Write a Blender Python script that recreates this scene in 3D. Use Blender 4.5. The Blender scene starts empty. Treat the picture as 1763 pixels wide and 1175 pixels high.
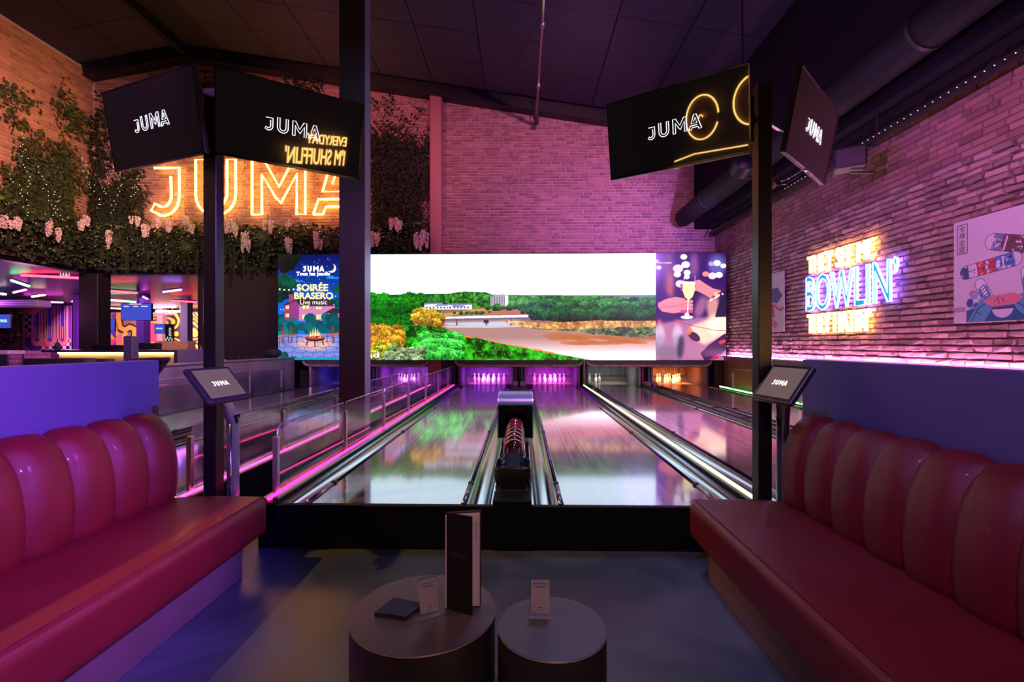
import bpy, bmesh, math, random
import numpy as np
from mathutils import Vector, Matrix, Euler
random.seed(7); RNG = np.random.default_rng(11)
R = math.radians
SC = bpy.context.scene
COL = SC.collection
# ------------------------------------------------------------ camera, world, exposure, large lights
CAMZ, FPX, YAW = 1.42, 810.0, R(1.13)
cd = bpy.data.cameras.new('camera'); cam = bpy.data.objects.new('camera', cd); COL.objects.link(cam)
cam.location = (0, 0, CAMZ); cam.rotation_euler = (R(90), 0, YAW)
cd.sensor_width = 36; cd.lens = FPX * 36 / 1763; cd.shift_y = 4.8 / 1763
cd.clip_start = 0.05; cd.clip_end = 200
SC.camera = cam
wd = bpy.data.worlds.new('world'); SC.world = wd; wd.use_nodes = True
wd.node_tree.nodes['Background'].inputs[0].default_value = (0.30, 0.16, 0.55, 1)
wd.node_tree.nodes['Background'].inputs[1].default_value = 0.03
SC.view_settings.view_transform = 'Standard'; SC.view_settings.look = 'None'
SC.view_settings.gamma = 1; SC.view_settings.exposure = 0.0
SC.view_settings.use_curve_mapping = False
SC.cycles.max_bounces = 7; SC.cycles.sample_clamp_indirect = 4.0
SC.cycles.caustics_reflective = False; SC.cycles.caustics_refractive = False

def light(kind, name, loc, aim, power, col, size=0.3, spot=60, blend=0.6, sy=None, glossy=True):
    l = bpy.data.lights.new(name, kind); o = bpy.data.objects.new(name, l); COL.objects.link(o)
    o.location = loc; l.energy = power; l.color = col
    d = Vector(aim) - Vector(loc); o.rotation_euler = d.to_track_quat('-Z', 'Y').to_euler()
    if kind == 'AREA':
        l.size = size
        if sy: l.shape = 'RECTANGLE'; l.size_y = sy
    elif kind == 'SPOT':
        l.shadow_soft_size = size; l.spot_size = R(spot); l.spot_blend = blend
    else: l.shadow_soft_size = size
    return o
# unseen coloured spots: stage washes under the roof, plus added ones for single places
light('SPOT', 'unseen_spot', (1.4, 6.5, 7.2), (0.6, 13.6, 5.6), 1150, (1.0, 0.30, 0.50), .05, 75, .8)
light('SPOT', 'unseen_spot', (4.0, 9.5, 4.0), (2.6, 13.6, 4.2), 850, (0.50, 0.20, 1.0), .05, 100, .9)
light('SPOT', 'unseen_spot', (-5.0, 7.0, 7.6), (-5.0, 13.6, 7.0), 1000, (1.0, 0.26, 0.28), .05, 70, .9)
light('SPOT', 'unseen_spot', (-8.0, 7.5, 6.0), (-12.6, 11.5, 5.6), 1500, (1.0, 0.42, 0.36), .05, 80, .9)
light('SPOT', 'unseen_spot', (-7.5, 7.5, 5.4), (-9.5, 13.6, 4.2), 700, (1.0, 0.62, 0.42), .05, 70, .9)  # added to brighten the pale flowers in the garland
light('SPOT', 'unseen_spot', (2.6, 4.5, 3.6), (5.5, 7.0, 2.8), 290, (0.72, 0.20, 0.85), .05, 125, .9)
light('SPOT', 'unseen_spot', (2.2, 1.0, 4.0), (5.5, 4.0, 4.4), 150, (1.0, 0.36, 0.34), .05, 120, .9)
light('SPOT', 'unseen_spot', (2.6, -0.6, 3.9), (-2.5, 1.7, 1.35), 2300, (0.20, 0.10, 1.0), .03, 40, .5)
light('SPOT', 'unseen_spot', (1.2, 1.9, 2.9), (-2.25, 1.75, 0.78), 700, (0.62, 0.10, 1.0), .30, 40, .8)
light('SPOT', 'unseen_spot', (0.2, -0.6, 4.2), (1.7, 1.6, 0.5), 190, (0.85, 0.42, 0.52), .05, 66, .8)
light('SPOT', 'unseen_spot', (-0.4, 0.8, 4.4), (2.0, 2.4, 1.0), 260, (0.22, 0.20, 1.0), .05, 50, .8)
light('SPOT', 'unseen_spot', (-5.5, 2.2, 5.0), (-1.35, 3.1, 0.1), 800, (1.0, 0.48, 0.12), .05, 34, .5)
light('SPOT', 'unseen_spot', (0.0, 3.6, 3.0), (2.8, 9.5, 7.5), 700, (0.33, 0.06, 0.85), .05, 110, .9)
light('SPOT', 'unseen_spot', (0.6, 4.6, 4.4), (0.2, 2.1, 0.0), 190, (0.30, 0.45, 1.0), .25, 50, .9)  # added for a blue sheen on the floor before the step
light('SPOT', 'unseen_spot', (0.9, 0.1, 4.2), (0.0, 1.8, 0.4), 85, (0.85, 0.62, 0.95), .1, 40, .9)  # added to brighten the tables and their cards
light('SPOT', 'unseen_spot', (3.6, 4.6, 4.2), (3.2, 7.0, 0.3), 1500, (1.0, 0.26, 0.62), .05, 80, .9)
light('SPOT', 'unseen_spot', (0.2, 6.0, 6.0), (0.0, 7.6, 0.3), 3200, (0.70, 0.28, 1.0), .05, 74, .9)
light('SPOT', 'unseen_spot', (1.6, 2.2, 4.6), (-2.05, 6.0, 3.4), 420, (0.30, 0.45, 1.0), .05, 44, .8)  # added to turn the right face of the column blue
light('SPOT', 'unseen_spot', (-3.4, 4.6, 3.4), (-6.1, 8.0, 0.7), 1100, (0.66, 0.26, 1.0), .05, 80, .8)  # added to tint the wood partition violet
light('POINT', 'arcade_fill', (-14.2, 13.2, 2.4), (0,0,0), 70, (1, .25, .8), .2)  # unseen fill added to brighten the pink tiled half wall
light('SPOT', 'unseen_spot', (0.4, 2.4, 4.6), (-0.1, 5.2, 0.6), 160, (0.60, 0.80, 1.0), .05, 40, .8)
light('SPOT', 'unseen_spot', (-2.6, 2.4, 4.0), (-3.2, 6.5, 0.5), 150, (0.70, 0.20, 0.85), .05, 80, .8)

# ------------------------------------------------------------ helpers
ca, sa = math.cos(YAW), math.sin(YAW)
def at(px, py=None, Y=None, X=None, Z=None):
    """world point for a feature measured in the photograph, on the plane Y=, X= or Z="""
    k = (px - 881.5) / FPX
    if Y is None and X is None:
        d = (CAMZ - Z) * FPX / (py - 592.3)
        return Vector((k * d * ca - d * sa, d * ca + k * d * sa, Z))
    if Y is not None: x = Y * (k * ca - sa) / (ca + k * sa); y = Y
    else: y = X * (ca + k * sa) / (k * ca - sa); x = X
    d = y * ca - x * sa
    return Vector((x, y, CAMZ + (592.3 - (py if py is not None else 592.3)) * d / FPX))

def lin(c): return tuple(((v + .055) / 1.055) ** 2.4 if v > .04045 else v / 12.92 for v in c)
MATS = {}
def nt(name):
    m = bpy.data.materials.new(name); m.use_nodes = True; t = m.node_tree
    return m, t, t.nodes['Principled BSDF']
def mat(name, col, rough=.5, metal=0, spec=.5, bump=0, bscale=40, var=0, vscale=8, emit=0, ecol=None, coat=0, island=0, alpha=1, trans=0):
    """plain procedural material: colour with noise variation and fine bump"""
    if name in MATS: return MATS[name]
    m, t, b = nt(name); n, l = t.nodes, t.links
    b.inputs['Base Color'].default_value = (*col, 1); b.inputs['Roughness'].default_value = rough
    b.inputs['Metallic'].default_value = metal; b.inputs['Specular IOR Level'].default_value = spec
    b.inputs['Coat Weight'].default_value = coat; b.inputs['Coat Roughness'].default_value = .08
    b.inputs['Alpha'].default_value = alpha; b.inputs['Transmission Weight'].default_value = trans
    if emit:
        b.inputs['Emission Color'].default_value = (*(ecol or col), 1); b.inputs['Emission Strength'].default_value = emit
    tc = n.new('ShaderNodeTexCoord')
    if var or island:
        mx = n.new('ShaderNodeMix'); mx.data_type = 'RGBA'; mx.blend_type = 'MULTIPLY'; mx.inputs[0].default_value = 1
        mx.inputs[6].default_value = (*col, 1)
        rp = n.new('ShaderNodeValToRGB'); a = max(var, island)
        rp.color_ramp.elements[0].position = .3 if not island else 0; rp.color_ramp.elements[1].position = .7 if not island else 1
        rp.color_ramp.elements[0].color = (1 - a,) * 3 + (1,); rp.color_ramp.elements[1].color = (1 + a * .6,) * 3 + (1,)
        if island:
            g = n.new('ShaderNodeNewGeometry'); oi = n.new('ShaderNodeObjectInfo'); ad = n.new('ShaderNodeMath'); ad.operation = 'ADD'
            l.new(g.outputs['Random Per Island'], ad.inputs[0]); l.new(oi.outputs['Random'], ad.inputs[1])
            fr = n.new('ShaderNodeMath'); fr.operation = 'FRACT'; l.new(ad.outputs[0], fr.inputs[0]); l.new(fr.outputs[0], rp.inputs[0])
        else:
            no = n.new('ShaderNodeTexNoise'); no.inputs['Scale'].default_value = vscale; no.inputs['Detail'].default_value = 5
            l.new(tc.outputs['Object'], no.inputs[0]); l.new(no.outputs[0], rp.inputs[0])
        l.new(rp.outputs[0], mx.inputs[7]); l.new(mx.outputs[2], b.inputs['Base Color'])
    if bump:
        n2 = n.new('ShaderNodeTexNoise'); n2.inputs['Scale'].default_value = bscale; n2.inputs['Detail'].default_value = 4
        l.new(tc.outputs['Object'], n2.inputs[0])
        bp = n.new('ShaderNodeBump'); bp.inputs['Strength'].default_value = bump; bp.inputs['Distance'].default_value = .01
        l.new(n2.outputs[0], bp.inputs['Height']); l.new(bp.outputs[0], b.inputs['Normal'])
    MATS[name] = m; return m
def glow(name, col, s):
    if name in MATS: return MATS[name]
    m = bpy.data.materials.new(name); m.use_nodes = True; t = m.node_tree
    t.nodes.remove(t.nodes['Principled BSDF']); e = t.nodes.new('ShaderNodeEmission')
    e.inputs[0].default_value = (*col, 1); e.inputs[1].default_value = s
    t.links.new(e.outputs[0], t.nodes['Material Output'].inputs[0]); MATS[name] = m; return m

class G:
    """collects geometry for one mesh"""
    def __init__(s): s.v = []; s.f = []; s.uv = None
    def add(s, vs, fs):
        o = len(s.v); s.v += [tuple(v) for v in vs]; s.f += [tuple(i + o for i in f) for f in fs]; return s
    def box(s, x0, x1, y0, y1, z0, z1, M=None):
        vs = [Vector(p) for p in ((x0,y0,z0),(x1,y0,z0),(x1,y1,z0),(x0,y1,z0),(x0,y0,z1),(x1,y0,z1),(x1,y1,z1),(x0,y1,z1))]
        if M is not None: vs = [M @ v for v in vs]
        return s.add(vs, [(0,3,2,1),(4,5,6,7),(0,1,5,4),(1,2,6,5),(2,3,7,6),(3,0,4,7)])
    def bbox(s, x0, x1, y0, y1, z0, z1, b=.005, seg=1, M=None):
        bm = bmesh.new(); bmesh.ops.create_cube(bm, size=1)
        for v in bm.verts: v.co = Vector(((x0+x1)/2+v.co.x*(x1-x0), (y0+y1)/2+v.co.y*(y1-y0), (z0+z1)/2+v.co.z*(z1-z0)))
        bmesh.ops.bevel(bm, geom=bm.edges[:], offset=b, segments=seg, affect='EDGES', profile=.5)
        bm.verts.index_update()
        vs = [(M @ v.co if M is not None else v.co.copy()) for v in bm.verts]; fs = [[v.index for v in f.verts] for f in bm.faces]; bm.free()
        return s.add(vs, fs)
    def prism(s, poly, y0, y1, M=None, axis='Y'):
        """poly of (a,b) extruded; axis Y: (x,z), X: (y,z), Z: (x,y)"""
        n = len(poly); f = {'Y': lambda p, t: (p[0], t, p[1]), 'X': lambda p, t: (t, p[0], p[1]), 'Z': lambda p, t: (p[0], p[1], t)}[axis]
        vs = [Vector(f(p, y0)) for p in poly] + [Vector(f(p, y1)) for p in poly]
        if M is not None: vs = [M @ v for v in vs]
        return s.add(vs, [tuple(range(n)), tuple(range(2*n-1, n-1, -1))] + [(i, (i+1) % n + 0, (i+1) % n + n, i + n) for i in range(n)])
    def tube(s, pts, r, n=6, closed=False, caps=True):
        P = [Vector(p) for p in pts]; N = len(P); rs = r if isinstance(r, (list, tuple)) else [r]*N; rings = []; up = None
        for i in range(N):
            a = P[i-1] if (i > 0 or closed) else P[i]; b = P[(i+1) % N] if (i < N-1 or closed) else P[i]
            d = (b - a)
            if d.length < 1e-9: d = Vector((0,0,1))
            d.normalize()
            if up is None: up = Vector((0,0,1)) if abs(d.z) < .9 else Vector((1,0,0))
            x = d.cross(up); 
            if x.length < 1e-4: x = d.orthogonal()
            x.normalize(); y = x.cross(d).normalized(); up = y
            rings.append([P[i] + (x*math.cos(2*math.pi*k/n) + y*math.sin(2*math.pi*k/n))*rs[i] for k in range(n)])
        vs = [v for q in rings for v in q]; fs = []
        for i in range(N if closed else N-1):
            j = (i+1) % N
            fs += [(i*n+k, i*n+(k+1) % n, j*n+(k+1) % n, j*n+k) for k in range(n)]
        if caps and not closed: fs += [tuple(range(n-1, -1, -1)), tuple((N-1)*n+k for k in range(n))]
        return s.add(vs, fs)
    def lathe(s, prof, c=(0,0,0), n=16, M=None):
        vs = []; c = Vector(c)
        for r, z in prof: vs += [Vector((r*math.cos(2*math.pi*k/n), r*math.sin(2*math.pi*k/n), z)) for k in range(n)]
        vs = [(M @ v if M is not None else v) + c for v in vs]; m = len(prof)
        fs = [(i*n+k, i*n+(k+1) % n, (i+1)*n+(k+1) % n, (i+1)*n+k) for i in range(m-1) for k in range(n)]
        return s.add(vs, fs + [tuple(range(n-1, -1, -1)), tuple((m-1)*n+k for k in range(n))])
    def grid(s, fn, nu, nv, closed_u=False):
        o = [fn(i/nu, j/nv) for j in range(nv+1) for i in range(nu+1)]
        return s.add(o, [(j*(nu+1)+i, j*(nu+1)+i+1, (j+1)*(nu+1)+i+1, (j+1)*(nu+1)+i) for j in range(nv) for i in range(nu)])
    def ball(s, c, r, n=12, m=8, sq=(1,1,1)):
        c = Vector(c)
        return s.lathe([(max(1e-4, r*math.sin(math.pi*j/m)), -r*math.cos(math.pi*j/m)) for j in range(m+1)], c, n, Matrix.Diagonal((*sq, 1)))
    def build(s, name, m, parent=None, smooth=False, loc=None, uv=None):
        me = bpy.data.meshes.new(name); me.from_pydata(s.v, [], s.f); me.update()
        if smooth: me.shade_smooth()
        if smooth and smooth != True: me.set_sharp_from_angle(angle=R(smooth))
        if uv is not None:
            u = me.uv_layers.new(name='UVMap'); a = np.array(uv, 'f').ravel(); u.data.foreach_set('uv', a)
        me.materials.append(m)
        o = bpy.data.objects.new(name, me); COL.objects.link(o)
        if parent is not None: o.parent = parent
        if loc is not None: o.location = loc
        return o
def fix_normals(o):
    bm = bmesh.new(); bm.from_mesh(o.data); bmesh.ops.recalc_face_normals(bm, faces=bm.faces); bm.to_mesh(o.data); bm.free(); return o
def tag(o, label, cat, group=None, kind=None):
    if label: o['label'] = label
    if cat: o['category'] = cat
    if group: o['group'] = group
    if kind: o['kind'] = kind
    return o
def thing(name, label, cat, loc=(0,0,0), rot=(0,0,0), group=None):
    o = bpy.data.objects.new(name, None); COL.objects.link(o); o.location = loc; o.rotation_euler = rot; o.empty_display_size = .1
    return tag(o, label, cat, group)
def struct(o): o['kind'] = 'structure'; return o
def dup(o, parent=None):
    c = o.copy(); COL.objects.link(c)
    if parent is not None: c.parent = parent
    for ch in list(o.children): dup(ch, c)
    return c
def frame(loc, rx, rz): return Matrix.Translation(loc) @ Euler((rx, 0, rz), 'XYZ').to_matrix().to_4x4()
def text_mesh(body, size=1, ext=0.0, outline=0, bold=0, spacing=1, res=4):
    c = bpy.data.curves.new('t', 'FONT'); c.body = body; c.size = size; c.extrude = ext; c.align_x = 'CENTER'; c.align_y = 'CENTER'
    c.resolution_u = res; c.space_character = spacing; c.offset = bold
    if outline: c.fill_mode = 'NONE' if hasattr(c, 'fill_mode') and 'NONE' in [i.identifier for i in c.bl_rna.properties['fill_mode'].enum_items] else c.fill_mode; c.bevel_depth = outline; c.bevel_resolution = 1
    o = bpy.data.objects.new('t', c); COL.objects.link(o)
    dg = bpy.context.evaluated_depsgraph_get(); me = bpy.data.meshes.new_from_object(o.evaluated_get(dg))
    vs = [v.co.copy() for v in me.vertices]; fs = [tuple(p.vertices) for p in me.polygons]
    bpy.data.objects.remove(o); bpy.data.curves.remove(c); bpy.data.meshes.remove(me)
    return vs, fs
def text_g(g, body, M, w=None, h=None, **k):
    """lettering fitted to width w and height h in the local XZ plane of M (reads towards -Y)"""
    vs, fs = text_mesh(body, **k)
    x0, x1 = min(v.x for v in vs), max(v.x for v in vs); y0, y1 = min(v.y for v in vs), max(v.y for v in vs)
    sx = w/(x1-x0) if w else 1; sy = h/(y1-y0) if h else sx
    if not w: sx = sy
    return g.add([M @ Vector(((v.x-(x0+x1)/2)*sx, -v.z, (v.y-(y0+y1)/2)*sy)) for v in vs], fs)
def arc(cx, cy, rx, ry, a0, a1, n=8): return [(cx+rx*math.cos(R(a0+(a1-a0)*i/n)), cy+ry*math.sin(R(a0+(a1-a0)*i/n))) for i in range(n+1)]
# the open double-line logo lettering, in photo units of the neon sign (y down); closed flag per path
LOGO = [([(262,288),(306,288),(306,338)]+arc(278,338,28,33,0,100,8)[1:]+[(256,362),(263,350)]+arc(277,336,15,20,110,0,6)+[(291,303)], False),
        ([(335,274),(335,336)]+arc(370,336,35,35,180,0,12)[1:-1]+[(405,336),(405,274),(390,274),(390,336)]+arc(370,336,19,20,0,180,8)[1:-1]+[(351,336),(351,274)], True),
        ([(434,370),(434,272),(453,272),(481,322),(508,272),(527,272),(527,370),(512,370),(512,300),(484,351),(477,342)], False),
        ([(434,370),(451,370),(451,300),(476,342)], False),
        ([(541,370),(550,344),(596,344)], False),
        ([(541,370),(558,370),(563,357),(602,357),(607,370),(625,370),(592,272),(574,272),(557,331),(596,331),(583,292),(574,318)], False)]
def logo(M, w, r, tube=True, n=4):
    """the four letters as tubes of radius r, w wide, in the XZ plane of M"""
    g = G(); s = w/(625-256)
    for pts, cl in LOGO:
        g.tube([M @ Vector(((x-440.5)*s, 0, (321-y)*s)) for x, y in pts], r, n, cl)
    return g
def solid_logo(M, w, d=.001):
    g = G(); s = w/(625-256)
    def P(pts):
        g.prism([((x-440.5)*s, (321-y)*s) for x, y in pts], -d, 0, M)
    P([(262,274),(306,274),(306,300),(262,300)]); P([(282,300),(306,300),(306,345),(290,370),(256,370),(256,350),(278,346),(282,335)])
    P([(335,274),(357,274),(357,345),(335,345)]); P([(383,274),(405,274),(405,345),(383,345)]); P([(335,345),(357,345),(383,345),(405,345),(393,366),(370,371),(347,366)])
    P([(434,274),(456,274),(456,370),(434,370)]); P([(506,274),(527,274),(527,370),(506,370)]); P([(456,274),(481,312),(506,274),(506,306),(481,345),(456,306)])
    P([(541,370),(573,272),(593,272),(583,300),(562,370)]); P([(583,300),(593,272),(625,370),(604,370)]); P([(562,338),(604,338),(608,354),(558,354)])
    return g
# ------------------------------------------------------------ small raster canvas (numpy) for screens and printed art
def vnoise(h, w, sc, seed):
    r = np.random.default_rng(seed); gy, gx = int(h/sc)+3, int(w/sc)+3; a = r.random((gy, gx))
    y = np.arange(h)/sc; x = np.arange(w)/sc; iy = y.astype(int); ix = x.astype(int); fy = (y-iy)[:,None]; fx = (x-ix)[None]
    fy = fy*fy*(3-2*fy); fx = fx*fx*(3-2*fx)
    A = a[iy][:,ix]; B = a[iy][:,ix+1]; C = a[iy+1][:,ix]; D = a[iy+1][:,ix+1]
    return A*(1-fy)*(1-fx)+B*(1-fy)*fx+C*fy*(1-fx)+D*fy*fx
def fbm(h, w, sc, seed, o=4):
    t = 0; a = 1; s = 0
    for i in range(o): t = t + a*vnoise(h, w, max(sc/2**i, 1.01), seed+i); s += a; a *= .6
    return t/s
class CV:
    """canvas addressed in photo pixels"""
    def __init__(s, x0, y0, x1, y1, k, bg=(1,1,1)):
        s.x0, s.y0, s.k = x0, y0, k; s.w = int((x1-x0)*k); s.h = int((y1-y0)*k)
        s.a = np.empty((s.h, s.w, 3)); s.a[:] = bg
        s.Y, s.X = np.mgrid[0:s.h, 0:s.w]; s.X = x0+(s.X+.5)/k; s.Y = y0+(s.Y+.5)/k
    def put(s, m, c, al=1.0):
        m = (m*al)[..., None] if m.dtype != bool else (m.astype(float)*al)[..., None]
        s.a = s.a*(1-m)+np.asarray(c)*m
    def poly(s, pts, c=None, al=1.0):
        m = np.zeros((s.h, s.w), bool); n = len(pts)
        for i in range(n):
            (xa, ya), (xb, yb) = pts[i], pts[(i+1) % n]
            if ya == yb: continue
            q = (s.Y >= min(ya, yb)) & (s.Y < max(ya, yb)) & (s.X < xa+(s.Y-ya)*(xb-xa)/(yb-ya)); m ^= q
        if c is not None: s.put(m, c, al)
        return m
    def ell(s, cx, cy, rx, ry, c=None, al=1.0, ang=0, soft=0):
        dx, dy = s.X-cx, s.Y-cy; A = R(ang); u = dx*math.cos(A)+dy*math.sin(A); v = -dx*math.sin(A)+dy*math.cos(A)
        q = (u/rx)**2+(v/ry)**2; m = (q < 1) if not soft else np.clip((1-q)/soft, 0, 1)
        if c is not None: s.put(m, c, al)
        return m
    def cap(s, xa, ya, xb, yb, r, c=None, al=1.0):
        dx, dy = xb-xa, yb-ya; t = np.clip(((s.X-xa)*dx+(s.Y-ya)*dy)/(dx*dx+dy*dy+1e-9), 0, 1)
        m = np.hypot(s.X-xa-t*dx, s.Y-ya-t*dy) < r
        if c is not None: s.put(m, c, al)
        return m
    def line(s, pts, r, c):
        for p, q in zip(pts, pts[1:]): s.cap(*p, *q, r, c)
    def blur(s, r):
        r = int(r)
        for ax in (0, 1):
            for _ in range(2):
                p = np.pad(s.a, [(r+1, r) if i == ax else (0, 0) for i in range(3)], 'edge'); cs = np.cumsum(p, ax)
                s.a = (np.take(cs, range(2*r+1, cs.shape[ax]), ax)-np.take(cs, range(0, cs.shape[ax]-2*r-1), ax))/(2*r+1)
    def image(s, name):
        im = bpy.data.images.new(name, s.w, s.h); b = np.ones((s.h, s.w, 4), 'f'); b[..., :3] = np.clip(s.a, 0, 1)[::-1]
        im.pixels.foreach_set(b.ravel()); im.update(); im.pack(); return im
def picmat(name, im, emit=0, rough=.5):
    m, t, b = nt(name); n = t.nodes.new('ShaderNodeTexImage'); n.image = im; uvn = t.nodes.new('ShaderNodeUVMap'); t.links.new(uvn.outputs[0], n.inputs[0])
    b.inputs['Roughness'].default_value = rough
    if emit:   # LED screen: highlights are driven harder than mid tones
        b.inputs['Base Color'].default_value = (.02,.02,.02,1); t.links.new(n.outputs[0], b.inputs['Emission Color'])
        bw = t.nodes.new('ShaderNodeRGBToBW'); t.links.new(n.outputs[0], bw.inputs[0]); pw = t.nodes.new('ShaderNodeMath'); pw.operation = 'POWER'; pw.inputs[1].default_value = 4
        t.links.new(bw.outputs[0], pw.inputs[0]); ma = t.nodes.new('ShaderNodeMath'); ma.operation = 'MULTIPLY_ADD'; ma.inputs[1].default_value = emit; ma.inputs[2].default_value = 1.15
        t.links.new(pw.outputs[0], ma.inputs[0]); t.links.new(ma.outputs[0], b.inputs['Emission Strength'])
    else: t.links.new(n.outputs[0], b.inputs['Base Color'])
    return m
def picture(name, m, parent, a, b, c, d, ):
    """quad a(bottom left) b(bottom right) c(top right) d(top left) carrying a picture"""
    return G().add([a, b, c, d], [(0,1,2,3)]).build(name, m, parent, uv=[(0,0),(1,0),(1,1),(0,1)])

BLACK = mat('black_metal', (.012,.012,.015), .45, 0, .4, bump=.05)
BLKG = mat('black_gloss', (.008,.008,.010), .12)
CHROME = mat('chrome', (.55,.57,.62), .16, 1)
STEEL = mat('brushed_steel', (.42,.40,.44), .28, 1)
DARKPL = mat('dark_plastic', (.03,.03,.036), .35)
# ------------------------------------------------------------ room shell
YB = 13.6; XL = -12.58; XR = 5.55
RID = at(330, 93, Y=YB); 
def roof(x): return RID.z - (.162*(x-RID.x) if x > RID.x else .177*(RID.x-x))
def floor_mat():
    m, t, b = nt('polished_concrete'); n, l = t.nodes, t.links; tc = n.new('ShaderNodeTexCoord')
    a = n.new('ShaderNodeTexNoise'); a.inputs['Scale'].default_value = 1.3; a.inputs['Detail'].default_value = 7; a.inputs['Distortion'].default_value = 1.6
    l.new(tc.outputs['Object'], a.inputs[0]); r = n.new('ShaderNodeValToRGB'); l.new(a.outputs[0], r.inputs[0])
    r.color_ramp.elements[0].position = .35; r.color_ramp.elements[1].position = .72
    r.color_ramp.elements[0].color = (.040,.055,.075,1); r.color_ramp.elements[1].color = (.085,.105,.135,1); l.new(r.outputs[0], b.inputs['Base Color'])
    r2 = n.new('ShaderNodeMapRange'); r2.inputs[3].default_value = .24; r2.inputs[4].default_value = .42; l.new(a.outputs[0], r2.inputs[0]); l.new(r2.outputs[0], b.inputs['Roughness'])
    b.inputs['Specular IOR Level'].default_value = .6
    return m
struct(G().box(-32, XR+.1, -5, 33, -.1, 0).build('floor', floor_mat()))
struct(G().box(-32, XL-.5, 3, 33, 0, .02).build('trim_1', mat('lobby_floor', (.05,.035,.06), .25)))
PANEL = mat('ceiling_panel', (.030,.020,.045), .85, bump=.3, bscale=120, var=.15, vscale=3)
CBASE = mat('ceiling_void', (.012,.010,.014), .9)
g = G()
xs = [XL-.3, RID.x, XR+.2]
for a, b in zip(xs, xs[1:]):
    g.add([(a,-5,roof(a)+.06),(b,-5,roof(b)+.06),(b,YB+.2,roof(b)+.06),(a,YB+.2,roof(a)+.06),
           (a,-5,roof(a)+.2),(b,-5,roof(b)+.2),(b,YB+.2,roof(b)+.2),(a,YB+.2,roof(a)+.2)],
          [(0,1,2,3),(7,6,5,4),(0,4,5,1),(2,6,7,3)])
ceiling = struct(g.build('ceiling', CBASE))
# suspended panels, one object each
sl = math.atan(-.162); PW, PL = 1.475/math.cos(.162), 1.19
pg = G().bbox(-PW/2+.012, PW/2-.012, -PL/2+.008, PL/2-.008, 0, .05, .006)
pm = pg.build('ceiling_panel', PANEL, ceiling)
first = True
for i in range(-6, 6):
    x0 = -1.0+1.475*i; xc = x0+.737
    if xc-.7 < RID.x or xc+.7 > XR+.7: continue
    for j in range(6):
        o = pm if first else pm.copy()
        if not first: COL.objects.link(o); o.parent = ceiling
        first = False
        o.location = (xc, YB-.5-1.19*(j+.5), roof(xc)-.01); o.rotation_euler = (random.uniform(-.002,.002), math.atan(.162), 0)
xc = RID.x-.75
for i in range(2):
    for j in range(4):
        o = pm.copy(); COL.objects.link(o); o.parent = ceiling; x = xc-1.475*i
        o.location = (x, YB-.5-1.19*(j+.5), roof(x)-.01); o.rotation_euler = (0, -math.atan(.177), 0)
# black roof trim against the back wall, ridge beam, side duct
g = G()
for a, b in zip(xs, xs[1:]):
    g.add([(a,YB-.38,roof(a)-.30),(b,YB-.38,roof(b)-.30),(b,YB-.02,roof(b)-.30),(a,YB-.02,roof(a)-.30),
           (a,YB-.38,roof(a)+.05),(b,YB-.38,roof(b)+.05),(b,YB-.02,roof(b)+.05),(a,YB-.02,roof(a)+.05)],
          [(0,1,2,3),(7,6,5,4),(0,4,5,1),(3,2,6,7)])
struct(g.build('trim_2', BLACK))
struct(G().box(RID.x-.09, RID.x+.09, -5, YB-.3, RID.z-.22, RID.z+.02).build('trim_3', BLACK))
wmort_b = mat('mortar_pale', (.62,.50,.50), .9, bump=.4, bscale=60)
wmort_d = mat('mortar_dark', (.20,.14,.14), .95, bump=.5, bscale=60)
BR_B = mat('brick_clay', (.36,.19,.16), .85, bump=.5, bscale=55, island=.35)
BR_O = mat('brick_orange', (.50,.26,.14), .85, bump=.5, bscale=55, island=.3)
BR_R = mat('brick_rough', (.46,.30,.28), .7, bump=1.0, bscale=22, island=.4)

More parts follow.
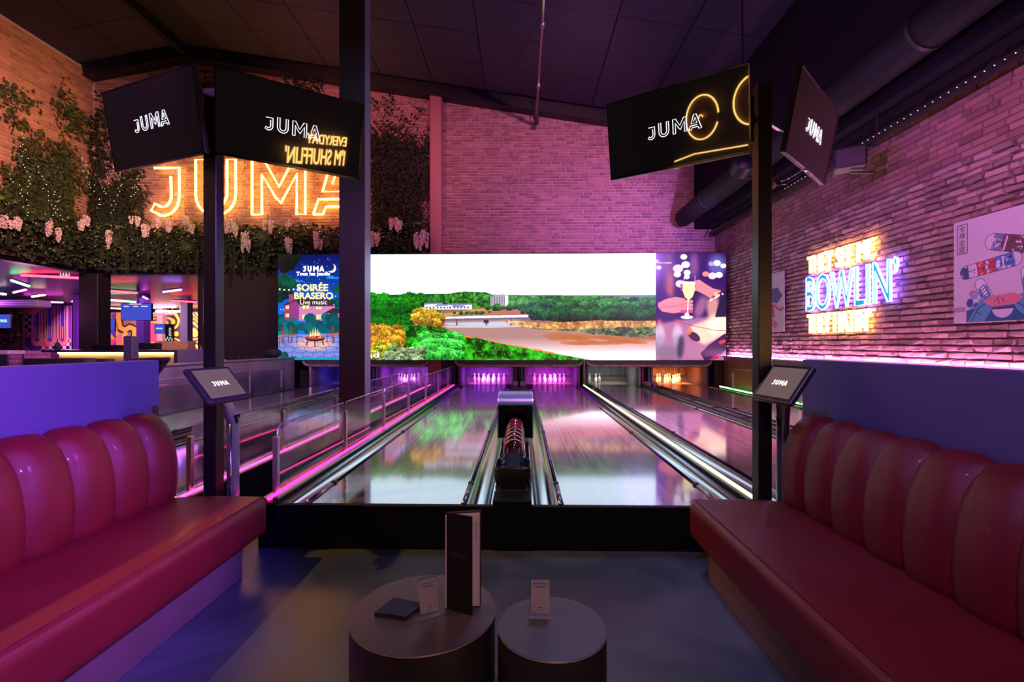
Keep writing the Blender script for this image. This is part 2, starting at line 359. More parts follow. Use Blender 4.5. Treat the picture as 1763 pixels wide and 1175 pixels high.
def bricks(parent, org, U, N, u0, u1, v0, v1, bl, bh, joint, depth, m, inside, visible, jit=0, nparts=300, proud=.006):
    """lay a wall of separate brick slips; the nparts seen largest are objects, the rest one mesh"""
    org, U, N = Vector(org), Vector(U), Vector(N); W = Vector((0,0,1)); cells = []
    nr = int((v1-v0)/bh)
    for r in range(nr):
        u = u0-random.uniform(0, bl)
        while u < u1:
            L = bl*random.choice((.5,.8,1,1,1.15)); a, b = max(u, u0), min(u+L-joint, u1)
            if b-a > .04 and inside((a+b)/2, v0+(r+.5)*bh): cells.append((a, b, v0+r*bh+joint/2, v0+(r+1)*bh-joint/2))
            u += L
    def shape(L, H, d):
        j = lambda: random.uniform(-jit, jit); vs = []
        for (x, z) in ((-L/2,-H/2),(L/2,-H/2),(L/2,H/2),(-L/2,H/2)): vs.append((x, 0, z))
        e = min(.006, H*.1)+jit*.6
        for (x, z) in ((-L/2+e,-H/2+e),(L/2-e,-H/2+e),(L/2-e,H/2-e),(-L/2+e,H/2-e)): vs.append((x+j(), -d+j()*.8, z+j()))
        return vs, [(0,1,5,4),(1,2,6,5),(2,3,7,6),(3,0,4,7),(4,5,6,7)]
    Mx = Matrix((U, -N, W)).transposed()
    def score(c):
        p = org+U*(c[0]+c[1])*.5+W*(c[2]+c[3])*.5
        d = p.y*ca-p.x*sa
        if d < .5 or not visible(p): return 0
        k = (p.x*ca+p.y*sa)/d; kz = (p.z-CAMZ)/d
        return 0 if abs(k) > 1.07 or abs(kz) > .72 else 1/d**2
    sc = [score(c) for c in cells]; order = sorted(range(len(cells)), key=lambda i: -sc[i]); chosen = set(i for i in order[:nparts] if sc[i] > 0)
    protos = []
    for k in range(10):
        vs, fs = shape(1, 1, 1) if 0 else shape(bl-joint, bh-joint, depth); me = bpy.data.meshes.new('brick'); me.from_pydata(vs, [], fs); me.materials.append(m); protos.append(me)
    g = G()
    for i, c in enumerate(cells):
        L, H = c[1]-c[0], c[3]-c[2]; P = org+U*(c[0]+c[1])*.5+W*(c[2]+c[3])*.5; d = depth+random.uniform(-proud, proud)
        if i in chosen:
            o = bpy.data.objects.new('brick', protos[i % 10]); COL.objects.link(o); o.parent = parent
            Ms = Mx.to_4x4(); Ms.translation = P; o.matrix_local = Ms @ Matrix.Diagonal((L/(bl-joint), d/depth, 1, 1))
        else:
            vs, fs = shape(L, H, d); g.add([P+Mx @ Vector(v) for v in vs], fs)
    if g.v:
        o = g.build('brickwork', m, parent); o['kind'] = 'stuff'
    return len(cells)
# back wall
FZ = 3.60
g = G(); 
def slab(x0, x1, z0, zt0, zt1): g.add([(x0,YB,z0),(x1,YB,z0),(x1,YB,zt1),(x0,YB,zt0),(x0,YB+.25,z0),(x1,YB+.25,z0),(x1,YB+.25,zt1),(x0,YB+.25,zt0)], [(0,1,2,3),(7,6,5,4),(0,4,5,1),(1,5,6,2),(3,7,4,0)])
slab(XL, RID.x, FZ, roof(XL), RID.z); slab(RID.x, -9.36, FZ, RID.z, roof(-9.36)); slab(-9.36, -6.3, 0, roof(-9.36), roof(-6.3)); slab(-6.3, XR, 1.75, roof(-6.3), roof(XR))
wall_back = struct(g.build('wall_back', wmort_b))
bricks(wall_back, (0,YB,0), (1,0,0), (0,-1,0), XL+.05, XR, 3.62, RID.z-.1, .27, .083, .012, .022, BR_B,
       lambda u, v: v+.05 < roof(u) , lambda p: p.x > -2.2 and p.z > 3.9, nparts=300)
struct(G().box(-9.36, -6.2, YB-.04, YB-.005, 0, FZ+.02).build('trim_4', mat('dark_render', (.035,.022,.022), .8, bump=.2)))
# pink pilaster
a = at(739, 147, Y=YB-.3); b = at(760, 147, Y=YB-.3)
struct(fix_normals(G().bbox(a.x, b.x, YB-.3, YB+.05, 1.2, a.z, .06, 3).build('trim_5', mat('painted_steel', (.42,.19,.19), .6, bump=.1), smooth=30)))
# left wall above the lobby opening
g = G().box(XL-.25, XL, -2, YB+.25, FZ, roof(XL))
wall_left = struct(g.build('wall_left', wmort_b))
bricks(wall_left, (XL,0,0), (0,1,0), (1,0,0), 7.5, YB-.03, FZ+.02, roof(XL)-.05, .30, .095, .014, .026, BR_O, lambda u, v: True, lambda p: True, nparts=300)
struct(G().box(XL-.28, XL+.03, -2, YB+.2, FZ-.14, FZ).build('trim_6', BLACK)); struct(G().box(XL, -9.3, YB-.03, YB+.3, FZ-.14, FZ).build('trim_7', BLACK))
for n, (p0, p1, y0) in enumerate(((135, 168, YB-.25), (340, 355, YB-.02))):
    a, b = at(p0, Y=y0), at(p1, Y=y0)
    tag(fix_normals(G().bbox(a.x, b.x, y0, y0+.45, 0, FZ-.14, .01).build('pillar', mat('pillar_black', (.02,.016,.022), .5))), ['wide black pillar at the corner under the ivy', 'narrow black pillar beside the dark wall, right of the counter'][n], 'pillar')
# right wall: rough brick below, flatter brick above
g = G().box(XR, XR+.25, -5, YB+.2, 0, roof(XR)+.1)
wall_right = struct(g.build('wall_right', wmort_d))
bricks(wall_right, (XR,0,0), (0,-1,0), (-1,0,0), -13.55, .8, 1.14, 3.74, .25, .086, .012, .05, BR_R, lambda u, v: True, lambda p: True, jit=.012, nparts=300, proud=.016)
bricks(wall_right, (XR,0,0), (0,-1,0), (-1,0,0), -13.55, .8, 3.74, 4.75, .27, .086, .012, .018, BR_B, lambda u, v: True, lambda p: True, nparts=0)
# wall behind the camera
struct(G().box(-7.5, XR+.2, -2.4, -2.2, 0, 9.2).build('wall_front', mat('dark_plaster', (.05,.035,.04), .8)))
# low wood panelling with a lit ledge along the right wall
WOODR = mat('wood_red', (.20,.07,.05), .4, var=.4, vscale=3)
struct(G().box(XR-.22, XR, -1, 12.5, 0, 1.07).build('trim_8', WOODR))
ledge = thing('lit_ledge', 'pink lit ledge running along the foot of the rough brick wall', 'ledge', (XR-.12, 6, 1.07))
G().bbox(-.14, .12, -7, 6.5, 0, .03, .004).build('shelf', mat('ledge_paint', (.35,.25,.35), .5), ledge)
G().box(-.0, .03, -7, 6.5, .031, .05).build('light_strip', glow('strip_pink', (1,.34,.80), 62), ledge)
# black bulkhead, duct, truss at the upper right
struct(G().box(4.95, XR, -5, YB, 4.70, roof(5)+.05).build('trim_9', mat('black_soffit', (.006,.005,.010), .8, spec=.2)))
o = G().tube([(4.45,-3,4.88),(4.45,13.0,4.88)], .24, 20).build('ventilation_duct', mat('duct_black', (.007,.007,.009), .65, spec=.2), smooth=40)
tag(o, 'long round black ventilation duct under the right side of the roof', 'duct')
for y in (3.2, 5.2, 7.2, 9.2, 11.2):
    G().tube([(4.45,y,4.88),(4.45,y+.05,4.88)], .255, 20).build('duct_collar', BLACK, o, smooth=40)
t = thing('lighting_truss', 'black metal truss with tiny white lights above the right brick wall', 'truss', (5.2, 6, 4.45))
G().box(-.04, .04, -9, 7, .16, .24).build('top_chord', BLACK, t); G().box(-.05, .05, -9, 7, -.04, .04).build('bottom_chord', BLACK, t)
for k in range(16): G().tube([(0,-8+k,.2),(0,-7.5+k,0)], .015, 5).build('brace', BLACK, t)
g = G()
for k in range(60): g.ball((-.055, -3.2+k*.11, -.0), .006, 5, 3)
g.build('light_dots', glow('dots', (1,.8,.85), 2), t)['kind'] = 'stuff'
# conduit hanging below the roof
a = at(923, 207, Y=13.2)
c = thing('conduit', 'thin metal conduit running along under the dark ceiling', 'conduit', (a.x, 0, a.z))
G().tube([(0,5,0),(0,13.2,0)], .035, 8).build('pipe', STEEL, c, smooth=True)
for y in (7.0, 9.2, 11.4): G().tube([(0,y,0),(0,y+.12,0)], .055, 8).build('coupling', STEEL, c)
G().box(-.07,.07,13.1,13.25,-.12,.08).build('end_box', BLACK, c)
for y in (6.2, 9.8, 12.6): G().box(-.01,.01,y,y+.02,0,roof(a.x)-a.z).build('hanger', BLACK, c)

# ------------------------------------------------------------ lanes
YF, YS, YE, ZL = 3.28, 12.6, 14.2, .30
def lane_mat():
    m, t, b = nt('lane_wood'); n, l = t.nodes, t.links; tc = n.new('ShaderNodeTexCoord')
    sx = n.new('ShaderNodeSeparateXYZ'); l.new(tc.outputs['Object'], sx.inputs[0])
    fl = n.new('ShaderNodeMath'); fl.operation = 'MULTIPLY'; fl.inputs[1].default_value = 1/.0265; l.new(sx.outputs[0], fl.inputs[0])
    f2 = n.new('ShaderNodeMath'); f2.operation = 'FLOOR'; l.new(fl.outputs[0], f2.inputs[0])
    wn = n.new('ShaderNodeTexWhiteNoise'); wn.noise_dimensions = '2D'; 
    yo = n.new('ShaderNodeMath'); yo.operation = 'MULTIPLY_ADD'; yo.inputs[1].default_value = .45
    l.new(sx.outputs[1], yo.inputs[0]); l.new(f2.outputs[0], yo.inputs[2])
    ym = n.new('ShaderNodeMath'); ym.operation = 'FLOOR'; l.new(yo.outputs[0], ym.inputs[0])
    cb = n.new('ShaderNodeCombineXYZ'); l.new(f2.outputs[0], cb.inputs[0]); l.new(ym.outputs[0], cb.inputs[1]); l.new(cb.outputs[0], wn.inputs[0])
    r = n.new('ShaderNodeValToRGB'); l.new(wn.outputs[0], r.inputs[0]); r.color_ramp.elements[0].color = (.30,.24,.21,1); r.color_ramp.elements[1].color = (.50,.42,.37,1)
    ns = n.new('ShaderNodeTexNoise'); ns.inputs['Scale'].default_value = 4; ns.inputs['Detail'].default_value = 5
    mp = n.new('ShaderNodeMapping'); mp.inputs['Scale'].default_value = (14,.5,1); l.new(tc.outputs['Object'], mp.inputs[0]); l.new(mp.outputs[0], ns.inputs[0])
    mx = n.new('ShaderNodeMix'); mx.data_type = 'RGBA'; mx.blend_type = 'MULTIPLY'; mx.inputs[0].default_value = .5; l.new(r.outputs[0], mx.inputs[6]); l.new(ns.outputs[0], mx.inputs[7])
    l.new(mx.outputs[2], b.inputs['Base Color'])
    rr = n.new('ShaderNodeMapRange'); rr.inputs[3].default_value = .08; rr.inputs[4].default_value = .12; l.new(ns.outputs[0], rr.inputs[0]); l.new(rr.outputs[0], b.inputs['Roughness'])
    b.inputs['Specular IOR Level'].default_value = .8; b.inputs['Coat Weight'].default_value = 1; b.inputs['Coat Roughness'].default_value = .07; b.inputs['Coat IOR'].default_value = 1.6
    bp = n.new('ShaderNodeBump'); bp.inputs['Strength'].default_value = .008; bp.inputs['Distance'].default_value = .002; l.new(wn.outputs[0], bp.inputs['Height']); l.new(bp.outputs[0], b.inputs['Normal'])
    return m
LANE = lane_mat(); DECK = mat('pin_deck', (.55,.42,.30), .12, coat=.5)
GUT = mat('gutter_metal', (.50,.53,.58), .16, 1)
LN = [(-5.51,-4.46),(-3.74,-2.69),(-1.48,-.423),(.298,1.359),(1.93,2.99),(3.71,4.77)]
LNAME = ['far left lane by the wood partition', 'second lane from the left', 'centre lane left of the ball return', 'centre lane right of the ball return', 'lane right of the lime light strip', 'far right lane']
GW = .225
def gutter(g, x0, x1):
    pr = [(x0, .295), (x0+.015, .295)]+[(x0+.015+(x1-x0-.03)*(.5-.5*math.cos(math.pi*i/10)), .285-.085*math.sin(math.pi*i/10)) for i in range(11)]+[(x1-.015, .295), (x1, .295)]
    vs = [(x, YF, z) for x, z in pr]+[(x, YS, z) for x, z in pr]; n = len(pr)
    return g.add(vs, [(i, i+1, i+1+n, i+n) for i in range(n-1)])
for i, (a, b) in enumerate(LN):
    t = thing('bowling_lane', 'polished wooden bowling lane, '+LNAME[i], 'bowling lane', ((a+b)/2, YF, 0))
    t.location = (0,0,0)
    o = G().box(a, b, YF, YS, .19, ZL).build('lane_bed', LANE, t)
    for s, (x0, x1) in ((-1, (a-GW, a)), (1, (b, b+GW))):
        gutter(G(), x0, x1).build('gutter', GUT, t, smooth=50)
        xr = a-.022 if s < 0 else b+.022
        # bumper rail folded down beside the bed
        br = G().tube([(xr, YF+.02, ZL-.004), (xr, YS-.1, ZL-.004)], .016, 8).build('bumper_rail', DARKPL, t, smooth=True)
        G().tube([(xr, YF+.0, ZL-.0), (xr, YF+.42, ZL-.0)], .020, 8).build('bumper_end', STEEL, t, smooth=True)
        for k in range(4): G().box(xr-.02, xr+.02, YF+.45+k*2.2, YF+.49+k*2.2, ZL-.01, ZL+.018).build('hinge', BLACK, br)
BASEM = mat('platform_black', (.004,.004,.006), .55, spec=.2)
for k, (x0, x1) in enumerate(((-5.95,-2.33),(-1.83,5.40))):
    o = struct(G().box(x0, x1, YF, YE, 0, .185).build('trim_1%d' % k, BASEM))
struct(G().bbox(-1.83, 1.72, YF-.05, YF-.002, 0, .302, .006).build('trim_12', BASEM)); struct(G().box(1.725, 5.4, YF-.05, YF-.002, 0, .302).build('trim_13', BASEM))
struct(G().box(-5.95, -2.33, YF-.05, YF-.002, 0, .302).build('trim_14', BASEM))
# cappings that carry the coloured light strips between the gutters
def capping(x0, x1, lx, col, nm, label, y1=12.4, st=5):
    t = thing('lane_capping', label, 'lane divider', (lx, YF, 0)); t.location = (0,0,0)
    g = G().box(x0, x1, YF-.05, YS, .186, .315); g.build('base', BASEM, t)
    G().bbox(x0+.004, lx-.022, YF, YS, .3155, .335, .003).build('rail', STEEL, t); G().bbox(lx+.022, x1-.004, YF, YS, .3155, .335, .003).build('rail', STEEL, t)
    G().bbox(lx-.011, lx+.011, YF-.01, y1, .316, .345, .006, 2).build('light_strip', glow(nm, col, st), t)
capping(-1.83, -1.71, -1.775, (1,.02,.22), 'strip_rose', 'black lane edge with a pink light strip beside the glass rail')
capping(1.59, 1.70, 1.64, (.62,1,.22), 'strip_lime', 'lane divider with a yellow-green light strip right of centre')
capping(-2.46, -2.34, -2.41, (1,.05,.34), 'strip_rose2', 'black edge of the left lanes with a pink light strip')
for x0, x1, s in ((-4.235,-3.965, 'between the two left lanes'), (-.192,.067, 'between the two centre lanes'), (3.215,3.485, 'between the two right lanes')):
    t = thing('ball_track', 'dark ball track cover '+s, 'ball track', (0,0,0))
    y0 = 5.78 if x0 == -.192 else YF
    G().bbox(x0, x1, y0, YS, .186, .31, .006).build('cover', mat('track_grey', (.10,.10,.12), .3, .6), t)
    for q in (x0+.03, x1-.03): G().bbox(q-.012, q+.012, y0+.05, YS, .312, .330, .004).build('rail', BLACK, t)
    for y in np.arange(6.0, 12.0, 1.1): G().box(x0+.02, x1-.02, y, y+.03, .311, .322).build('seam', BLACK, t)
    for q in (-1, 1): G().bbox((x0+x1)/2+q*.085-.065, (x0+x1)/2+q*.085+.065, YS-.5, YS-.05, .31, .43, .03, 3).build('return_tunnel', mat('tunnel_pl', (.25,.16,.22), .3), t, smooth=40)
# ball return of the centre pair
XC = -.063
t = thing('ball_return', 'black ball return with tray and rounded grey hood between the centre lanes', 'ball return', (XC, 4.2, ZL)); t.location = (0,0,0)
G().bbox(XC-.135, XC+.135, YF-.06, YF+.16, .0, .345, .01, 2).build('front_cap', BASEM, t)
G().box(XC-.129, XC+.129, YF+.17, 5.75, .188, .306).build('floor_pan', BLACK, t)
g = G().add([(XC+x*w, y, z) for (y, z, w) in ((3.42,.31,.115),(3.46,.345,.115),(3.62,.345,.095)) for x in (-1,1)], [(0,1,3,2),(2,3,5,4)]); g.build('foot', STEEL, t)
fix_normals(G().bbox(XC-.10, XC+.10, 3.46, 3.78, .31, .47, .015, 2).build('pedestal', BLACK, t))
# double bowl tray
def tray(u, v):
    an = 2*math.pi*u; c, s = math.cos(an), math.sin(an); e = .28
    X = .142*math.copysign(abs(c)**e, c); Y = .16*math.copysign(abs(s)**e, s)
    pr = [(.72,.375),(.94,.39),(1.0,.43),(.99,.485),(.95,.505),(.88,.50),(.72,.47),(.35,.455),(.02,.452)]; k = v*(len(pr)-1); i = min(int(k), len(pr)-2); f = k-i
    rr = pr[i][0]*(1-f)+pr[i+1][0]*f; zz = pr[i][1]*(1-f)+pr[i+1][1]*f
    return (XC+X*rr, 3.62+Y*rr, zz)
G().grid(tray, 32, 16).build('ball_tray', mat('tray_plastic', (.03,.03,.035), .22), t, smooth=True)
fix_normals(G().prism([(3.50,.50),(3.66,.56),(3.98,.60),(3.98,.44),(3.5,.46)], XC-.042, XC+.042, axis='X').build('splitter', BLACK, t))
for s in (-1, 1): fix_normals(G().prism([(3.49,.50),(3.66,.57),(3.98,.61),(3.98,.595),(3.67,.555),(3.5,.485)], XC+s*.046-.003, XC+s*.046+.003, axis='X').build('splitter_edge', CHROME, t))
for s in (-1, 1):
    G().tube([(XC+s*.085, 3.72, .45), (XC+s*.085, 5.2, .46)], .014, 8).build('ball_rail', CHROME, t, smooth=True)
    G().bbox(XC+s*.125-.02, XC+s*.125+.02, 3.75, 5.1, .30, .40, .01, 2).build('side_skirt', CHROME, t)
G().box(XC-.09, XC+.09, 3.75, 5.1, .305, .38).build('under_tray', BLACK, t)
# hood: arched top, dark front with the mouth
pr = [(5.0,.42),(5.0,.765)]+[(5.0+.36*(1-math.cos(R(q)))*.75, .765+.105*math.sin(R(q))) for q in range(12, 91, 13)]+[(5.45,.87),(5.62,.84),(5.72,.76),(5.72,.40),(5.0,.40)]
HG = mat('hood_grey', (.06,.10,.15), .38, bump=.1, bscale=200)
hw = .185
g = G()
top = [(y, z) for y, z in pr if z >= .76]
n = len(top); g.add([(XC-hw+.006, y, z) for y, z in top]+[(XC+hw-.006, y, z) for y, z in top], [(i, i+n, i+n+1, i+1) for i in range(n-1)])
g.build('hood_top', HG, t, smooth=True)
for s in (-1, 1):
    fix_normals(G().prism([(y, z) for y, z in [(5.0,.46),(5.0,.767)]+top[1:]+[(5.72,.40),(5.06,.40)]], XC+s*hw-.006, XC+s*hw+.006, axis='X').build('hood_side', mat('hood_edge', (.30,.34,.38), .3, .3), t))
g = G()   # front plate with opening
x0, x1, z0, z1 = XC-hw+.007, XC+hw-.007, .42, .762; a0, a1, b1 = XC-.105, XC+.105, .69
g.box(x0, a0, 4.995, 5.01, z0, z1); g.box(a1, x1, 4.995, 5.01, z0, z1); g.box(a0, a1, 4.995, 5.01, b1, z1); g.build('front_plate', BLKG, t)
G().box(x0, x1, 5.40, 5.42, z0, z1).build('inner_plate', BLACK, t)
G().box(x0, x1, 5.01, 5.4, z0, z0+.02).build('hood_floor', STEEL, t)
G().ball((XC-.07, 5.35, .66), .02, 8, 6).build('lift_lamp', glow('lamp_violet', (.8,.2,1), 1.2), t)
BALLM = mat('ball_red', (.20,.022,.022), .12, var=.7, vscale=9, coat=1)
ordn = ['nearest','second','third','fourth','fifth','sixth','deepest']
proto = None
for k in range(7):
    y = 3.87+k*.181; loc = (XC+random.uniform(-.003,.003), y, .545)
    if proto is None:
        proto = G().ball((0,0,0), .09, 28, 18).build('bowling_ball', BALLM, smooth=True)
        for q in ((.012,.02),(-.014,.018),(0,-.014)):
            pass
        o = proto
    else: o = proto.copy(); COL.objects.link(o)
    o.location = loc; o.rotation_euler = (random.random()*6, random.random()*6, 0)
    tag(o, 'dark red marbled bowling ball, %s in the ball return row' % ordn[k], 'bowling ball', 'bowling balls in the ball return')
# pins
prof = [(.026,0),(.030,.004),(.040,.05),(.0445,.085),(.043,.105),(.034,.135),(.021,.165),(.0175,.180),(.0185,.195),(.024,.215),(.0245,.228),(.020,.242),(.009,.25)]
PIN = mat('pin_white', (.85,.83,.82), .25, coat=.4)
pin0 = None; PINX = [(0,0),(-.145,1),(.145,1),(-.29,2),(0,2),(.29,2),(-.435,3),(-.145,3),(.145,3),(.435,3)]
PPOS = ['the front tip','the second row left','the second row right','the third row left','the third row middle','the third row right','the back row far left','the back row inner left','the back row inner right','the back row far right']
for li, which in ((1, range(10)), (2, range(10)), (3, range(10)), (4, (6, 7, 3)), (5, range(10))):
    a, b = LN[li]; xc = (a+b)/2; yh = 13.22
    for p in which:
        if pin0 is None: pin0 = G().lathe(prof, n=14).build('bowling_pin', PIN, smooth=60); o = pin0
        else: o = pin0.copy(); COL.objects.link(o)
        ox, ry = PINX[p]; o.location = (xc+ox, yh+ry*.26, ZL)
        tag(o, 'white pin, %s, %s' % (PPOS[p].replace('the ', ''), LNAME[li]), 'bowling pin', 'bowling pins on the lanes')
# pin pits: kickback walls, curtains, cords, pit lamps
CUR = mat('pit_curtain', (.17,.16,.18), .7, var=.25, vscale=5); KICK = mat('kickback', (.22,.20,.24), .4)
PLCOL = [(.06,.03,1.0), (.36,.01,1), (.30,.005,1.0), (.55,.005,.85), (.55,.65,.75), (1.0,.13,.01)]; PFR = [(.10,.05,1), (.85,.20,1), (.90,.14,.95), (1,.12,.85), (.9,.85,.7), (1,.38,.14)]; PPOW = [40, 110, 120, 120, 22, 110]
for i, (a, b) in enumerate(LN):
    t = thing('pin_pit', 'pin pit with folded curtain behind the '+LNAME[i], 'pin pit', (0,0,0))
    G().box(a-.01, b+.01, YS+.004, YE-.05, .19, ZL).build('pin_deck', DECK, t)
    g = G(); n = 40
    g.grid(lambda u, v: (a-.2+(b-a+.4)*u, YE+.10+.012*math.sin(u*n*1.3), ZL-.05+1.15*v), 80, 1); g.build('curtain', CUR, t, smooth=True)
    G().box(a-.2, b+.2, YE-.03, YE+.02, ZL-.1, ZL+.14).build('pit_cushion', mat('cushion', (.07,.065,.075), .6), t)
    G().box(a-.2, b+.2, YE-.04, YE-.02, ZL+.14, ZL+.165).build('cushion_rail', BLACK, t)
    for x in (a-.2, b+.2): G().box(x-.02, x+.02, YS+.12, YE+.1, .19, .98).build('kickback_wall', KICK if i != 4 else mat('kick_white', (.5,.5,.5), .4), t)
    lamp = G().tube([(a, 12.85, 1.03), (b, 12.85, 1.03)], .02, 6).build('pit_lamp', glow('pit_glow%d' % i, PLCOL[i], 3), t)
    lo = light('AREA', 'pit_light', ((a+b)/2, 12.74, .96), ((a+b)/2, 13.55, .32), PPOW[i]*.20, PFR[i], 1.0, sy=.08); lo.data.spread = R(62)
    light('AREA', 'pit_light', ((a+b)/2, 13.2, .97), ((a+b)/2, 14.0, .75), PPOW[i]*.16, PLCOL[i], 1.0, sy=.1)
    G().box(a-.24, b+.24, YE+.13, YE+.16, 0, 1.75).build('pit_back', BLACK, t)
struct(G().box(-6.3, XR, YS+.1, YE+.3, 1.12, 1.2).build('trim_15', BLACK))
# ladders of cable chain between the lanes of a pair
for x, s in ((-.063, 'centre'), (3.35, 'right'), (-4.1, 'left')):
    t = thing('cable_ladder', 'thin black ladder frame standing between the %s pair of pin pits' % s, 'frame', (0,0,0))
    for q in (-.04, .04): G().box(x+q-.008, x+q+.008, YS+.05, YS+.07, .3, 1.1).build('upright', BLACK, t)
    for k in range(6): G().box(x-.04, x+.04, YS+.05, YS+.07, .36+k*.12, .375+k*.12).build('rung', BLACK, t)
    G().box(x-.11, x-.06, YS+.1, YE, .3, 1.1).build('side_panel', mat('panel_red', (.35,.08,.10), .5), t); G().box(x+.06, x+.11, YS+.1, YE, .3, 1.1).build('side_panel', mat('panel_blue', (.12,.12,.35), .5), t)
# pinsetter hoods under the screen
RIB = mat('hood_rib', (.10,.085,.09), .5); CREAM = mat('cream_bumper', (.52,.40,.30), .5, var=.5, vscale=6)
for k, (p0, p1) in enumerate(((520, 737), (783, 1003), (1010, 1226))):
    a, b = at(p0, Y=12.5).x, at(p1, Y=12.5).x
    t = thing('pinsetter_hood', 'ribbed dark pinsetter hood with worn cream lower edge, '+['left','centre','right'][k]+' one under the screen', 'pinsetter', (0,0,0))
    G().box(a+.03, b-.03, 12.56, 12.62, .82, .985).build('panel', RIB, t)
    g = G()
    for x in np.arange(a+.1, b-.08, .055): g.box(x, x+.022, 12.535, 12.56, .86, .98)
    o = g.build('ribs', mat('rib_light', (.20,.17,.17), .5), t)
    G().tube([(a+.02,12.52,.96),(a+.02,12.52,.93),(a+.08,12.52,.86),(a+.2,12.52,.835),(b-.2,12.52,.835),(b-.08,12.52,.86),(b-.02,12.52,.93),(b-.02,12.52,.96)], .032, 8).build('bumper_edge', CREAM, t, smooth=40)
for k, (p0, p1, c, l) in enumerate(((737,760,(.40,.12,.10),'rust coloured post piece under the screen beside the left pins'), (760,785,(.01,.01,.012),'black post between the left and centre pin decks'), (1003,1011,(.06,.04,.07),'slim dark post between the centre and right pin decks'), (1229,1250,(.05,.02,.02),'dark post closing the right end of the pin decks'))):
    a, b = at(p0, Y=12.66).x, at(p1, Y=12.66).x
    tag(G().box(a, b, 12.63, 13.0, 0, 1.1).build('post', mat('postm%d' % k, c, .5)), l, 'post')
t = thing('chain', 'black cable chain hanging beside the centre pin deck', 'cable chain', at(1006, Y=12.5)); t.location.z = .36
for k in range(18): G().bbox(-.02,.02,-.01,.01,k*.036,k*.036+.024,.004).build('link', STEEL, t)
